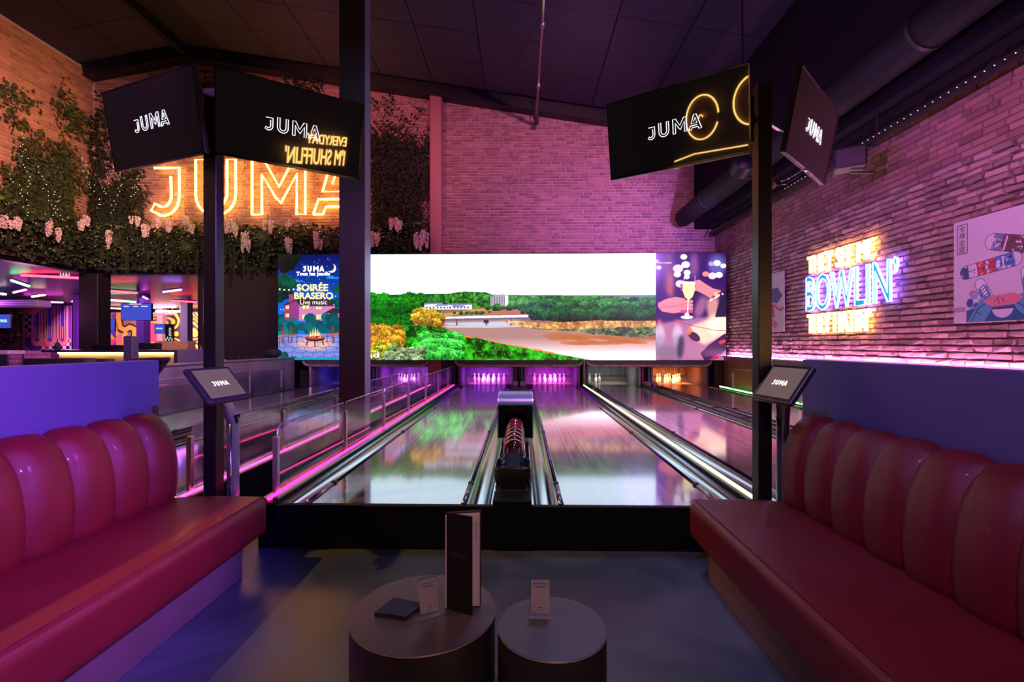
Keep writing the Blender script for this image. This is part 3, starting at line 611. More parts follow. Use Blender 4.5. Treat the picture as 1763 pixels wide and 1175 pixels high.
# ------------------------------------------------------------ the long LED screen and what it shows
def landscape():
    c = CV(601, 436, 1129, 619, 2.4, (.82, .93, 1)); Z = lambda x, y: (620+x/2.7547, 420+y/2.7547); P = lambda L: [Z(*p) for p in L]
    h, w = c.h, c.w; n1, n2, n3 = fbm(h, w, 26, 1), fbm(h, w, 9, 5), fbm(h, w, 60, 9, 3)
    def leafy(m, lo, hi, t=n2, k=1.0):
        q = np.clip((t*.65+n1*.35-.32)/.36, 0, 1)[..., None]**1.1; col = np.array(lo)*(1-q)+np.array(hi)*q; mm = m[..., None]*k; c.a = c.a*(1-mm)+col*mm
    # ragged crown edges from jittered ellipses
    def crowns(x0, x1, yt, yb, r, lo, hi, seed, n=40):
        """single tree crowns, lit from above, drawn back to front"""
        rr = np.random.default_rng(seed); L = sorted([(rr.uniform(yt, yb), rr.uniform(x0, x1), r*rr.uniform(.6, 1.25), rr.uniform(.7, 1.15)) for _ in range(n)]); lo, hi = np.array(lo), np.array(hi)
        for y, x, s, kk in L:
            q = Z(x, y); rx, ry = s/2.75, s/2.75*.85; i0, i1 = int((q[1]-ry-c.y0)*c.k), int((q[1]+ry-c.y0)*c.k)+1; j0, j1 = int((q[0]-rx-c.x0)*c.k), int((q[0]+rx-c.x0)*c.k)+1
            i0, i1, j0, j1 = max(i0, 0), min(i1, h), max(j0, 0), min(j1, w)
            if i1 <= i0 or j1 <= j0: continue
            X, Y = c.X[i0:i1, j0:j1], c.Y[i0:i1, j0:j1]; u, v = (X-q[0])/rx, (Y-q[1])/ry; nn = n2[i0:i1, j0:j1]; n5 = n4[i0:i1, j0:j1]
            m = (u*u+v*v) < .55+.75*nn; t = np.clip(.42-.50*v-.12*u+(n5-.5)*1.5+(nn-.5)*.8, 0, 1)[..., None]; col = (lo*(1-t)+hi*t)*kk
            c.a[i0:i1, j0:j1] = np.where(m[..., None], col, c.a[i0:i1, j0:j1])
    n4 = fbm(h, w, 4.5, 91, 3)
    c.poly(P([(-60,243),(300,236),(1000,240),(1410,240),(1410,262),(-60,262)]), (.40,.55,.50))
    leafy(c.poly(P([(-60,244),(240,234),(420,232),(500,222),(600,226),(640,240),(1410,250),(1410,300),(-60,330)])), (.02,.22,.06), (.35,.75,.20))
    c.poly(P([(720,262),(1410,250),(1410,275),(720,285)]), (.45,.68,.35), .5)
    # fields of reed, river
    c.poly(P([(380,300),(1410,290),(1410,560),(380,560)]), (.60,.42,.36))
    g1 = c.poly(P([(385,345),(640,330),(700,350),(1050,400),(1400,450),(1410,560),(1000,560),(400,400)]))
    t = np.clip((c.X-Z(700,0)[0])/(Z(1400,0)[0]-Z(700,0)[0]), 0, 1); u = np.clip((c.Y-Z(0,440)[1])/(Z(0,540)[1]-Z(0,440)[1]), 0, 1)
    riv = np.stack([.70+.30*u+.08*t, .52+.42*u, .50+.48*u], -1); c.a = np.where(g1[..., None], riv, c.a)
    for i in range(26):
        rr = np.random.default_rng(i); x = rr.uniform(880, 1380); y = 425+rr.random()*45; q = Z(x, y); c.ell(q[0], q[1], 20, 3.2, (.75,.40,.18), .55, 3)
    for y in (372, 385): c.poly(P([(400,y),(680,y-8),(800,y+4),(640,y+10),(420,y+9)]), (.78,.80,.88), .8)
    c.poly(P([(385,330),(560,305),(640,300),(660,308),(520,322),(400,342)]), (.80,.62,.28)); c.poly(P([(540,316),(760,306),(820,318),(800,334),(600,336)]), (.70,.45,.36))
    c.poly(P([(760,290),(950,270),(960,278),(800,297)]), (.85,.62,.30))
    # bridge
    c.poly(P([(385,343),(560,338),(820,334),(822,346),(560,352),(385,356)]), (.90,.86,.92)); c.poly(P([(385,352),(822,344),(822,352),(600,358),(385,364)]), (.45,.42,.52))
    for x in (458, 600, 715): c.poly(P([(x,352),(x+8,352),(x+8,384),(x,384)]), (.45,.36,.38))
    c.poly(P([(590,358),(614,358),(614,372),(590,372)]), (.18,.18,.30))
    # left trees
    crowns(-60, 300, 262, 330, 42, (.00,.13,.03), (.14,.66,.10), 2, 90); crowns(-60, 250, 310, 395, 40, (.0,.10,.03), (.10,.52,.08), 3, 90)
    crowns(300, 400, 262, 280, 20, (.0,.2,.05), (.2,.6,.15), 33, 16)
    for x0, x1, y0 in ((308,395,278),(360,420,286),(420,535,282),(440,500,290)):
        c.poly(P([(x0,y0),(x1,y0),(x1,308),(x0,308)]), (.82,.84,.90)); c.poly(P([(x0-3,y0+6),(x1,y0+3),(x1,y0-3),(x0+8,y0-3)]), (.50,.52,.66))
        for k in range(5): q = x0+8+k*16; c.poly(P([(q,294),(q+7,294),(q+7,302),(q,302)]), (.25,.28,.42))
    # stone tower block
    c.poly(P([(622,246),(640,246),(640,240),(708,240),(708,292),(622,292)]), (.68,.66,.70)); c.poly(P([(690,240),(708,240),(708,292),(690,292)]), (.88,.86,.88))
    for k in range(6): q = 628+k*12; c.poly(P([(q,246),(q+4,246),(q+4,288),(q,288)]), (.46,.44,.52))
    for x in (640, 676): c.poly(P([(x,234),(x+10,234),(x+10,242),(x,242)]), (.7,.68,.7))
    crowns(600, 780, 292, 302, 15, (.0,.2,.03), (.25,.6,.15), 44, 22)
    crowns(330, 620, 318, 326, 9, (.02,.2,.05), (.4,.6,.2), 45, 20)
    # yellow tree, forest at right
    crowns(262, 380, 320, 382, 30, (.42,.24,.02), (.98,.80,.22), 4, 34)
    crowns(820, 1410, 282, 345, 34, (.0,.12,.05), (.12,.50,.18), 6, 200); crowns(880, 1410, 272, 292, 22, (.02,.22,.10), (.25,.66,.25), 7, 50)
    crowns(760, 860, 310, 322, 14, (.0,.2,.04), (.2,.6,.1), 8, 14)
    # reed bank
    leafy(c.poly(P([(670,358),(860,372),(1100,362),(1410,362),(1410,395),(1300,418),(1150,400),(900,412),(760,388)])), (.62,.36,.20), (1,.80,.45))
    leafy(c.poly(P([(760,388),(900,402),(1150,398),(1410,392),(1410,430),(1330,442),(1200,432),(1000,412),(860,404)])), (.22,.24,.24), (.62,.66,.45))
    c.ell(*Z(1250,402), 16, 4, (.30,.24,.32)); crowns(1080, 1360, 396, 424, 13, (.14,.22,.14), (.5,.62,.35), 12, 26)
    # near bank
    b = c.poly(P([(-60,385),(250,380),(400,395),(470,425),(700,475),(1000,530),(1100,548),(1100,560),(-60,560)])); leafy(b, (.0,.20,.0), (.16,.80,.08), n1)
    b2 = b & (fbm(h, w, 6, 77) > .62); c.put(b2, (.55,.85,.15), .5)
    for i in range(40):
        rr = np.random.default_rng(100+i); s = rr.random(); q = Z(450+s*470, 425+s*92-4+rr.random()*5); c.ell(q[0], q[1], 4, 1.2, (.95,.55,.25), .8, 12)
    crowns(-60, 190, 398, 520, 36, (.35,.20,.02), (1,.72,.20), 13, 90); crowns(-60, 180, 470, 560, 30, (.20,.28,.0), (.85,.85,.20), 14, 30)
    crowns(270, 470, 442, 540, 34, (.0,.28,.06), (.35,1,.35), 15, 80); crowns(130, 300, 500, 560, 24, (.10,.22,.12), (.75,.85,.60), 16, 40)
    return c
def champagne():
    c = CV(1129, 434, 1250, 617, 3.2, (.20,.08,.38)); Q = lambda x, y: (1129+(x-50)/5.593, 434+(y-83)/5.593); S = 1/5.593
    E = lambda x, y, rx, ry, col, al=1., ang=0, soft=0: c.ell(*Q(x, y), rx*S, ry*S, col, al, ang, soft)
    E(180,330,70,330,(.55,.30,.42),.8,0,.8); E(190,400,40,170,(.85,.45,.40),.6,0,.8); E(420,200,60,160,(.62,.36,.62),.8,0,.9); E(640,200,110,130,(.45,.45,.80),.8,0,.8)
    E(100,560,160,120,(.20,.08,.45),.8,0,.8); E(600,520,200,160,(.30,.12,.42),.8,0,.8); E(480,600,60,140,(.80,.50,.65),.7,20,.7)
    c.poly([Q(50,760),Q(300,720),Q(560,690),Q(730,690),Q(730,1110),Q(50,1110)], (.72,.45,.62)); c.poly([Q(380,780),Q(600,700),Q(730,680),Q(730,860),Q(520,960),Q(400,900)], (1,.80,.72))
    for x in (90, 260): E(x, 860, 55, 110, (.90,.82,.92), .7, 0, .5); E(x, 980, 80, 130, (.62,.55,.68), .6, 0, .5); E(x-5, 740, 26, 30, (1,.45,.45), .9, 0, .6)
    E(160,1040,130,90,(.50,.40,.52),.6,0,.6); E(290,980,36,130,(.10,.08,.20),.8,5,.5); E(600,600,70,160,(1,.70,.60),.8,0,.6); E(640,760,120,120,(1,.92,.82),.7,0,.7)
    c.blur(7)
    for x, y, r, col in ((320,118,36,(1,1,1)),(338,192,44,(1,1,1)),(265,230,54,(.95,.85,1)),(258,285,38,(1,1,1)),(352,268,36,(1,1,1)),(350,310,30,(1,.95,.95)),(285,375,48,(.98,.85,.88)),(640,178,38,(1,1,1)),(585,185,30,(.75,.65,.9)),(700,205,30,(.9,1,1)),(530,282,34,(1,.60,.55)),(595,300,44,(1,.85,.85)),(660,292,38,(1,1,1)),(80,220,26,(1,1,1)),(60,160,20,(.9,.8,1))):
        E(x, y, r, r*.8, col, .95, 0, .25)
    c.blur(1)
    # bottle in the foreground
    c.poly([Q(480,1040),Q(560,960),Q(700,860),Q(730,850),Q(730,1000),Q(640,1090),Q(520,1110)], (.22,.10,.30)); E(690,930,40,20,(.95,.25,.30),.9,-20,.4); E(620,1080,60,16,(.9,.15,.3),.9,-30,.4); E(420,880,70,40,(.25,.10,.25),1,35,.3); E(375,830,30,40,(1,.50,.30),.8,20,.5)
    c.line([Q(240,730),Q(420,780),Q(620,820),Q(725,825)], .4, (.45,.15,.35))
    # left hand, fingers around the stem
    sk, sd = (.98,.55,.62), (.80,.32,.48)
    c.poly([Q(70,560),Q(150,520),Q(240,500),Q(330,515),Q(340,560),Q(330,640),Q(220,658),Q(110,640),Q(75,600)], sk)
    for y in (545, 580, 612, 640): c.cap(*Q(300,y), *Q(395,y), 15*S, sk if y < 630 else sd)
    for y in (562, 597, 628): c.line([Q(290,y),Q(395,y)], .35, sd)
    c.line([Q(90,600),Q(200,592),Q(320,570)], .5, sd)
    # right hand and bracelet
    c.poly([Q(430,345),Q(470,335),Q(520,370),Q(600,420),Q(680,440),Q(660,500),Q(600,525),Q(520,480),Q(440,440)], sk); c.cap(*Q(400,425), *Q(520,430), 16*S, sk); c.cap(*Q(400,385), *Q(470,360), 14*S, sk)
    E(406,428,13,11,(.45,.05,.25)); 
    for y in (390, 430): E(298,y,12,13,(.80,.15,.40))
    c.poly([Q(690,450),Q(725,450),Q(725,690),Q(620,695),Q(640,620)], (.15,.10,.28))
    for k in range(12): E(560+k*11+(k%3)*6, 520-k*6+(k%2)*20, 9, 9, (.92,.90,1) if k % 2 else (.30,.20,.40))
    c.poly([Q(610,460),Q(640,455),Q(645,490),Q(615,490)], (1,.80,.45))
    # glass
    c.poly([Q(312,380),Q(428,380),Q(430,430),Q(405,500),Q(365,535),Q(330,500),Q(308,440)], (1,.88,.62)); c.poly([Q(312,380),Q(428,380),Q(428,355),Q(316,352)], (1,.97,.90), .9)
    c.line([Q(318,380),Q(326,298)], .5, (.9,.85,.95)); c.line([Q(428,380),Q(428,298)], .5, (.8,.75,.9)); c.line([Q(362,535),Q(358,660)], .8, (1,.9,.98)); E(350,695,66,20,(1,.92,1),.9,0,.3); E(350,668,20,16,(1,1,1))
    return c
def poster():
    c = CV(479, 437, 601, 619, 3.6, (.02,.08,.45)); Q = lambda x, y: (470+x/6.025, 430+y/6.025); P = lambda L: [Q(*p) for p in L]
    u = ((c.Y-437)/182)[..., None]; c.a = np.array((.02,.06,.36))*(1-u)+np.array((.03,.42,.80))*np.clip(u*1.7, 0, 1)+0*c.a
    rr = np.random.default_rng(3)
    for k in range(46): q = Q(rr.uniform(60,780), rr.uniform(60,420)); c.ell(*q, .35+.3*rr.random(), .35+.3*rr.random(), (.8,.9,1))
    for x, y in ((250,320),(620,285)): c.ell(*Q(x,y), 12, 1.8, (.10,.50,.88)); c.ell(*Q(x-20,y-8), 6, 2, (.16,.58,.92))
    def blob(x, y, r, col, n, seed):
        r2 = np.random.default_rng(seed)
        for k in range(n): a = r2.random()*6.28; q = Q(x+math.cos(a)*r*r2.random(), y+math.sin(a)*r*r2.random()); c.ell(*q, r*.4/6, r*.36/6, tuple(np.array(col)*r2.uniform(.7,1.2)))
    blob(130,110,110,(.03,.07,.06),30,1); blob(230,80,60,(.03,.10,.05),16,2); blob(120,350,100,(.02,.30,.22),40,3); blob(100,450,90,(.02,.22,.17),30,4); blob(120,470,60,(.01,.16,.14),14,5)
    blob(690,400,60,(.03,.35,.20),20,6); blob(650,560,60,(.02,.32,.26),20,7)
    m = c.ell(*Q(610,185), 7.4, 7.6); m2 = c.ell(*Q(592,172), 7.0, 7.0); c.put(m & ~m2, (.93,.93,.78))
    for k in range(8): c.ell(*Q(70+k*48, 402+8*math.sin(k)), 1.6, 1.5, (1,.95,.70)); 
    for k in range(6): c.ell(*Q(80+k*28, 612+4*k), .9, .9, (1,.9,.6)); c.ell(*Q(650-k*30, 475+k*16), 1.1, 1.1, (1,.95,.7))
    # a plain country house, hedges, paved yard
    blob(110,720,70,(.02,.32,.36),30,8); blob(640,720,80,(.02,.30,.34),30,9)
    c.poly(P([(115,560),(270,500),(270,720),(215,745),(115,720)]), (.58,.24,.50)); c.poly(P([(270,560),(640,560),(640,730),(270,730)]), (.82,.50,.72)); c.poly(P([(100,570),(230,490),(560,500),(640,580),(280,580),(240,520),(120,575)]), (.26,.16,.20))
    c.poly(P([(165,455),(215,455),(215,520),(165,540)]), (.62,.26,.50)); c.poly(P([(530,650),(620,600),(780,620),(780,660)]), (.24,.14,.18)); c.poly(P([(540,655),(780,655),(780,730),(540,730)]), (.75,.42,.65))
    for x, y, w, h in ((150,590,34,36),(150,675,34,36),(340,588,70,34),(475,598,56,30),(335,690,60,46),(478,690,50,46)): c.poly(P([(x-w/2,y-h/2),(x+w/2,y-h/2),(x+w/2,y+h/2),(x-w/2,y+h/2)]), (.96,.92,.55)); c.line([Q(x,y-h/2),Q(x,y+h/2)], .35, (.35,.2,.4))
    c.poly(P([(388,735),(388,665),(405,645),(425,665),(425,735)]), (.88,.30,.38))
    blob(170,800,110,(.03,.42,.45),40,10); blob(400,790,120,(.03,.40,.44),40,11); blob(600,790,120,(.03,.36,.42),40,12)
    c.poly(P([(50,880),(780,860),(780,1140),(50,1140)]), (.48,.55,.86)); m = c.ell(*Q(430,970), 42, 14, (1,.72,.66), .9, 0, .8)
    for y in (900, 950, 1005, 1060, 1110):
        c.line([Q(50+30*k, y+8*math.sin(k*1.3+y)) for k in range(26)], .35, (.18,.22,.55))
        for k in range(7): x = 60+k*110+(y % 80); c.line([Q(x,y),Q(x+14,y+50)], .35, (.18,.22,.55))
    c.poly(P([(50,1118),(780,1112),(780,1150),(50,1150)]), (.02,.62,.72)); blob(100,1100,50,(.02,.35,.36),18,13)
    # empty wooden chairs and a small table, fire bowl
    for x in (130, 220, 590, 660):
        s = 1 if x < 400 else -1; c.poly(P([(x-40*s,790),(x-26*s,790),(x-18*s,880),(x-34*s,880)]), (.60,.22,.14)); c.poly(P([(x-30*s,872),(x+32*s,872),(x+32*s,888),(x-30*s,888)]), (.78,.34,.22)); c.line([Q(x-26*s,885),Q(x-32*s,965)], .7, (.5,.18,.1)); c.line([Q(x+28*s,885),Q(x+30*s,960)], .7, (.5,.18,.1))
    c.poly(P([(52,905),(125,905),(125,920),(52,920)]), (.78,.34,.22)); c.line([Q(70,918),Q(66,1000)], .8, (.6,.25,.15)); c.line([Q(112,918),Q(116,985)], .8, (.6,.25,.15))
    c.ell(*Q(435,915), 17, 5, (.20,.10,.18)); c.ell(*Q(435,905), 16, 3.4, (.75,.30,.16)); c.line([Q(360,940),Q(345,985)], .9, (.15,.08,.15)); c.line([Q(435,950),Q(435,1000)], .9, (.15,.08,.15)); c.line([Q(510,940),Q(525,980)], .9, (.15,.08,.15))
    for x, h in ((390,70),(415,100),(440,120),(465,95),(485,60)): c.poly(P([(x-16,905),(x,905-h),(x+16,905)]), (1,.80,.42)); c.poly(P([(x-8,905),(x,905-h*.6),(x+8,905)]), (1,.97,.80))
    for x in (400, 440, 470): c.line([Q(x-20,905),Q(x+20,890)], .9, (.62,.20,.10))
    return c
YSCR = 12.52
t = thing('led_screen', 'huge long LED screen with poster, river landscape and champagne picture above the lanes', 'screen', (0, 0, 0))
def sq(p0, q0, p1, q1, y=YSCR): return [at(p0, q1, Y=y), at(p1, q1, Y=y), at(p1, q0, Y=y), at(p0, q0, Y=y)]
a, b = at(479, 620, Y=YSCR), at(1250, 436, Y=YSCR)
ztop, zbot = b.z, a.z
G().box(a.x-.01, b.x+.0, YSCR+.012, YSCR+.16, zbot-.02, ztop+.02).build('cabinet', BLACK, t)
def panel(nm, cv, x0, x1, em, label):
    o = picture(nm, picmat(nm, cv.image(nm), em, .3), t, (x0,YSCR,zbot), (x1,YSCR,zbot), (x1,YSCR,ztop), (x0,YSCR,ztop)); o['label'] = label; return o
xa, xb, xc_, xd = at(479, Y=YSCR).x, at(601, Y=YSCR).x, at(1129, Y=YSCR).x, at(1250, Y=YSCR).x
panel('poster_panel', poster(), xa, xb, .3, 'blue night garden party poster')
panel('landscape_panel', landscape(), xb, xc_, 1.9, 'river landscape with trees and bridge')
panel('picture_panel', champagne(), xc_, xd, 1.0, 'purple picture of hands with a champagne glass')
WHT = glow('text_white', (1,1,1), 1.6)
def onscr(px, py): p = at(px, py, Y=YSCR-.006); return Matrix.Translation(p)
k = YSCR/FPX
solid_logo(onscr(540, 463), 37*k, .004).build('lettering', WHT, t)
text_g(G(), 'Tous les jeudis', onscr(539, 472.5), 59*k, 9*k, bold=.03).build('lettering', WHT, t)
YEL = glow('text_yellow', (1,.86,.36), 1.4)
text_g(G(), 'SOIRÉE', onscr(538, 494), 55*k, 15.5*k, bold=.03).build('lettering', YEL, t); text_g(G(), 'BRASERO', onscr(540, 509.5), 68*k, 12*k, bold=.03).build('lettering', YEL, t)
text_g(G(), 'Live music', Matrix.Translation(onscr(540, 520.5).translation) @ Matrix.Shear('XZ', 4, (.25, 0)) if 0 else onscr(540, 520.5), 47*k, 8*k, bold=-.01).build('lettering', WHT, t)
text_g(G(), 'and', onscr(636, 611.5), 34*k, 8.6*k, bold=.02).build('lettering', WHT, t)
text_g(G(), 'juma.mougins', onscr(1145, 453), 23*k, 2.6*k).build('lettering', WHT, t)
# ------------------------------------------------------------ neon signs
AMB = glow('neon_amber', (1,.44,.06), 15); NBL = glow('neon_cyan', (.45,.80,1), 1.9); NWH = glow('neon_warm', (1,.74,.42), 3.2); NYE = glow('neon_yellow', (1,.52,.13), 34)
LOGW = (625-256)*13.5/810
t = thing('neon_sign', 'large amber double-line neon lettering on the brick wall above the ivy', 'neon sign', at(440.5, 321, Y=YB-.16))
logo(Matrix(), LOGW, .033, n=8).build('neon_tube', AMB, t)
s = LOGW/369
for x, y in ((306,330),(262,288),(335,300),(405,300),(370,371),(434,320),(527,320),(481,322),(550,344),(607,360),(390,300),(351,300)): G().tube([((x-440.5)*s, 0, (321-y)*s), ((x-440.5)*s, .13, (321-y)*s)], .012, 6).build('standoff', STEEL, t)
M = Matrix.Rotation(R(-90), 4, 'Z')   # reads towards -X : local x -> -Y
def wallpt(px, py, X=XR-.13): return at(px, py, X=X)
def neon(body, p0, p1, zt, zb, m, r, label, nm):
    a, b = wallpt(p0, 592), wallpt(p1, 592); w = abs(a.y-b.y)
    t = thing('neon_sign', label, 'neon sign', (XR-.13, (a.y+b.y)/2, (zt+zb)/2)); t.rotation_euler = (0, 0, R(-90))
    fl = text_mesh(body, res=3); vs = fl[0]; fm = glow('face_cyan', (.03,.50,.95), .8) if m is NBL else glow('face_amber', (1,.62,.25), 1.6)
    x0, x1 = min(v.x for v in vs), max(v.x for v in vs); y0, y1 = min(v.y for v in vs), max(v.y for v in vs)
    # outline lettering redrawn as even tubes
    c = bpy.data.curves.new('t', 'FONT'); c.body = body; c.resolution_u = 3; c.offset = -.0
    ob = bpy.data.objects.new('t', c); COL.objects.link(ob); dg = bpy.context.evaluated_depsgraph_get(); me = bpy.data.meshes.new_from_object(ob.evaluated_get(dg))
    bm = bmesh.new(); bm.from_mesh(me); bmesh.ops.remove_doubles(bm, verts=bm.verts, dist=1e-5)
    X0, X1 = min(v.co.x for v in bm.verts), max(v.co.x for v in bm.verts); Y0, Y1 = min(v.co.y for v in bm.verts), max(v.co.y for v in bm.verts)
    nb = {}
    for e in bm.edges:
        if len(e.link_faces) == 1: nb.setdefault(e.verts[0].index, []).append(e.verts[1].index); nb.setdefault(e.verts[1].index, []).append(e.verts[0].index)
    bm.verts.ensure_lookup_table(); seen = set(); g = G()
    for st in nb:
        if st in seen: continue
        loop = [st]; seen.add(st); cur = st
        while True:
            nx = [q for q in nb[cur] if q not in seen]
            if not nx: break
            cur = nx[0]; seen.add(cur); loop.append(cur)
        pts = [(((bm.verts[i].co.x-X0)/(X1-X0)-.5)*w, 0, ((bm.verts[i].co.y-Y0)/(Y1-Y0)-.5)*(zt-zb)) for i in loop]
        if len(pts) > 2: g.tube(pts, r, 6, True)
    bm.free(); bpy.data.objects.remove(ob); bpy.data.curves.remove(c); bpy.data.meshes.remove(me)
    g.build('neon_tube', m, t)
    for k in range(5): G().tube([((k/4-.5)*w*.95, 0, 0), ((k/4-.5)*w*.95, .12, 0)], .008, 5).build('standoff', STEEL, t)
    fv = [((v.x-x0)/(x1-x0)*w-w/2, .006, ((v.y-y0)/(y1-y0)-.5)*(zt-zb)) for v in fl[0]]
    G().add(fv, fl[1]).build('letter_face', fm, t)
    G().add([(x, .03, z) for x, y, z in fv], [tuple(reversed(q)) for q in fl[1]]).build('added_halo', glow('halo_blue', (.16,.07,1), 42) if m is NBL else glow('halo_amber', (1,.42,.06), 34), t)  # hidden backlight added to throw a glow onto the wall
    return t
neon('THEY SEE ME', 1390, 1503, 3.06, 2.74, NWH, .013, 'warm white neon words above the blue neon word on the right brick wall', 'a')
neon("BOWLIN\u2019", 1388, 1545, 2.68, 2.03, NBL, .014, 'blue neon outline word between two warm neon lines on the right brick wall', 'b')
neon("THEY HATIN\u2019", 1390, 1497, 1.97, 1.62, NWH, .013, 'warm white neon words below the blue neon word on the right brick wall', 'c')
# lights on the wall behind the viewer, seen mirrored in the televisions
def backneon(body, x0, x1, z0, z1, label):
    t = thing('neon_sign', label, 'neon sign', ((x0+x1)/2, -2.1, (z0+z1)/2), (0, 0, R(180)))
    text_g(G(), body, Matrix(), x1-x0, z1-z0, outline=.009).build('neon_tube', NYE, t)
backneon('EVERYDAY', 3.35, 4.45, 1.68, 1.88, 'yellow neon word on the wall behind the viewer, upper line'); backneon("I'M SHUFFLIN'", 2.85, 4.45, 1.25, 1.60, 'yellow neon words on the wall behind the viewer, lower line')
for i, (x, z) in enumerate(((-3.60, 3.63), (-2.46, 3.66))):
    t = thing('ring_lamp', 'round amber ring lamp on the wall behind the viewer, '+('first', 'second')[i], 'lamp', (x, -2.1, z))
    G().tube([(.40*math.cos(R(q)), 0, .40*math.sin(R(q))) for q in range(0, 340, 12)], .014, 6).build('ring', NYE, t)
    fix_normals(G().lathe([(.37,-.02),(.37,.0)], (0,-.04,0), 32, Matrix.Rotation(R(90), 4, 'X')).build('disc', mat('amber_disc', (.35,.16,.05), .5), t)); G().tube([(.05*math.cos(R(q)), .03, .05*math.sin(R(q))) for q in range(0, 200, 20)], .01, 5).build('inner_arc', NYE, t)
t = thing('tube_lamp', 'bent amber tube lamp on the wall behind the viewer', 'lamp', (-3.5, -2.1, 3.05)); G().tube([(-.9,0,-.12),(-.35,0,-.06),(.9,0,-.12)], .012, 6).build('tube', NYE, t)

# ------------------------------------------------------------ televisions on posts
SCRM = mat('tv_screen', (.004,.004,.005), .02, spec=.6, emit=.004, ecol=(.8,.55,.6))
LOGM = glow('logo_light', (.86,.84,1), 1.6)
SCRR = mat('tv_screen_matte', (.012,.009,.010), .30, spec=.35, emit=.006, ecol=(.9,.55,.55))
def tv(loc, rx, rz, label, post, w=.96, h=.55, lm=LOGM, dx=0, sm=None, grp='televisions on the two steel posts'):
    t = thing('television', label, 'television', loc, (R(rx), 0, R(rz)), grp)
    G().bbox(-w/2, w/2, .0, .035, -h/2, h/2, .006, 2).build('housing', DARKPL, t)
    G().bbox(-w*.33, w*.33, .03, .075, -h*.36, h*.30, .012, 2).build('rear_cover', DARKPL, t)
    g = G(); e = .009
    for bx in ((-w/2,w/2,-h/2,-h/2+.016),(-w/2,w/2,h/2-e,h/2),(-w/2,-w/2+e,-h/2,h/2),(w/2-e,w/2,-h/2,h/2)): g.box(bx[0], bx[1], -.004, .0, bx[2], bx[3])
    g.build('bezel', BLKG, t)
    sc_ = G().box(-w/2+e, w/2-e, -.001, .0005, -h/2+.016, h/2-e).build('screen', sm or SCRM, t)
    logo(Matrix.Translation((dx, -.0025, 0)), .365*w/.96, .0026, n=4).build('lettering', lm, sc_)
    G().box(-.02, .02, -.003, .012, -h/2-.008, -h/2).build('sensor', CHROME, t)
    # arm back to the post
    Mi = (Matrix.Translation(loc) @ Euler((R(rx), 0, R(rz))).to_matrix().to_4x4()).inverted(); p = Mi @ Vector(post)
    G().bbox(-.15, .15, .075, .10, -.12, .12, .004).build('mount_plate', BLACK, t)
    G().tube([(0,.10,0), (p.x*.45, .17, p.z*.5), p], .022, 8).build('mount_arm', STEEL, t)
    return t
PL, PR = (-2.118, 3.2), (1.62, 3.2)
tv((-2.5545,3.199,2.958), 8.8, -20.6, 'television left of the left post, plain dark screen with a small white logo', (PL[0]-.03, PL[1]+.03, 2.98), sm=mat('tv_screen_left', (.006,.005,.006), .12, spec=.4, emit=.004, ecol=(.8,.55,.6)))
tv((-1.632,3.342,2.968), 15.5, 33.5, 'television right of the left post, mirroring yellow neon words', (PL[0]+.03, PL[1]+.04, 2.98), dx=.0)
tv((1.068,3.314,2.939), 9.5, -32, 'television left of the right post, mirroring glowing amber rings', (PR[0]-.03, PR[1]+.04, 2.95))
tv((2.117,3.441,2.96), 10.4, 44.5, 'television right of the right post, seen steeply from the side', (PR[0]+.03, PR[1]+.03, 2.95), sm=SCRR)
for (x, y), nm in ((PL, 'left'), (PR, 'right')):
    t = thing('television_post', 'square black steel post carrying two televisions, %s one' % nm, 'post', (x, y, 0))
    G().bbox(-.045, .045, -.045, .045, .012, 3.16, .004).build('shaft', mat('post_paint', (.018,.013,.014), .32, .3), t)
    G().bbox(-.055, .055, -.055, .055, 0, .012, .003).build('base_plate', BLACK, t)
    G().bbox(-.07, .07, .046, .07, 2.80, 3.12, .004).build('bracket', STEEL, t)
    for k in range(4): G().tube([(.045,0,2.83+k*.08), (.058,0,2.83+k*.08)], .006, 6).build('bolt', CHROME, t)
# large building column between the lane pairs
t = thing('steel_column', 'tall thick steel building column rising between the glass rails', 'column', (-2.175, 6.12, 0))
zt = roof(-2.2)
fr = mat('column_dark', (.045,.035,.038), .5, .1, bump=.05); fs_ = mat('column_side_lit', (.20,.20,.26), .35, .1, bump=.05)  # right face paler and bluer: light falling there is put into its colour
G().box(-.165, .165, -.12, -.105, .0, zt).build('front_flange', fr, t); G().box(-.165, .165, .105, .12, .0, zt).build('rear_flange', fr, t); G().box(.15, .165, -.105, .105, .0, zt).build('side_cover', fs_, t); G().box(-.165, -.15, -.105, .105, .0, zt).build('side_cover', fr, t)

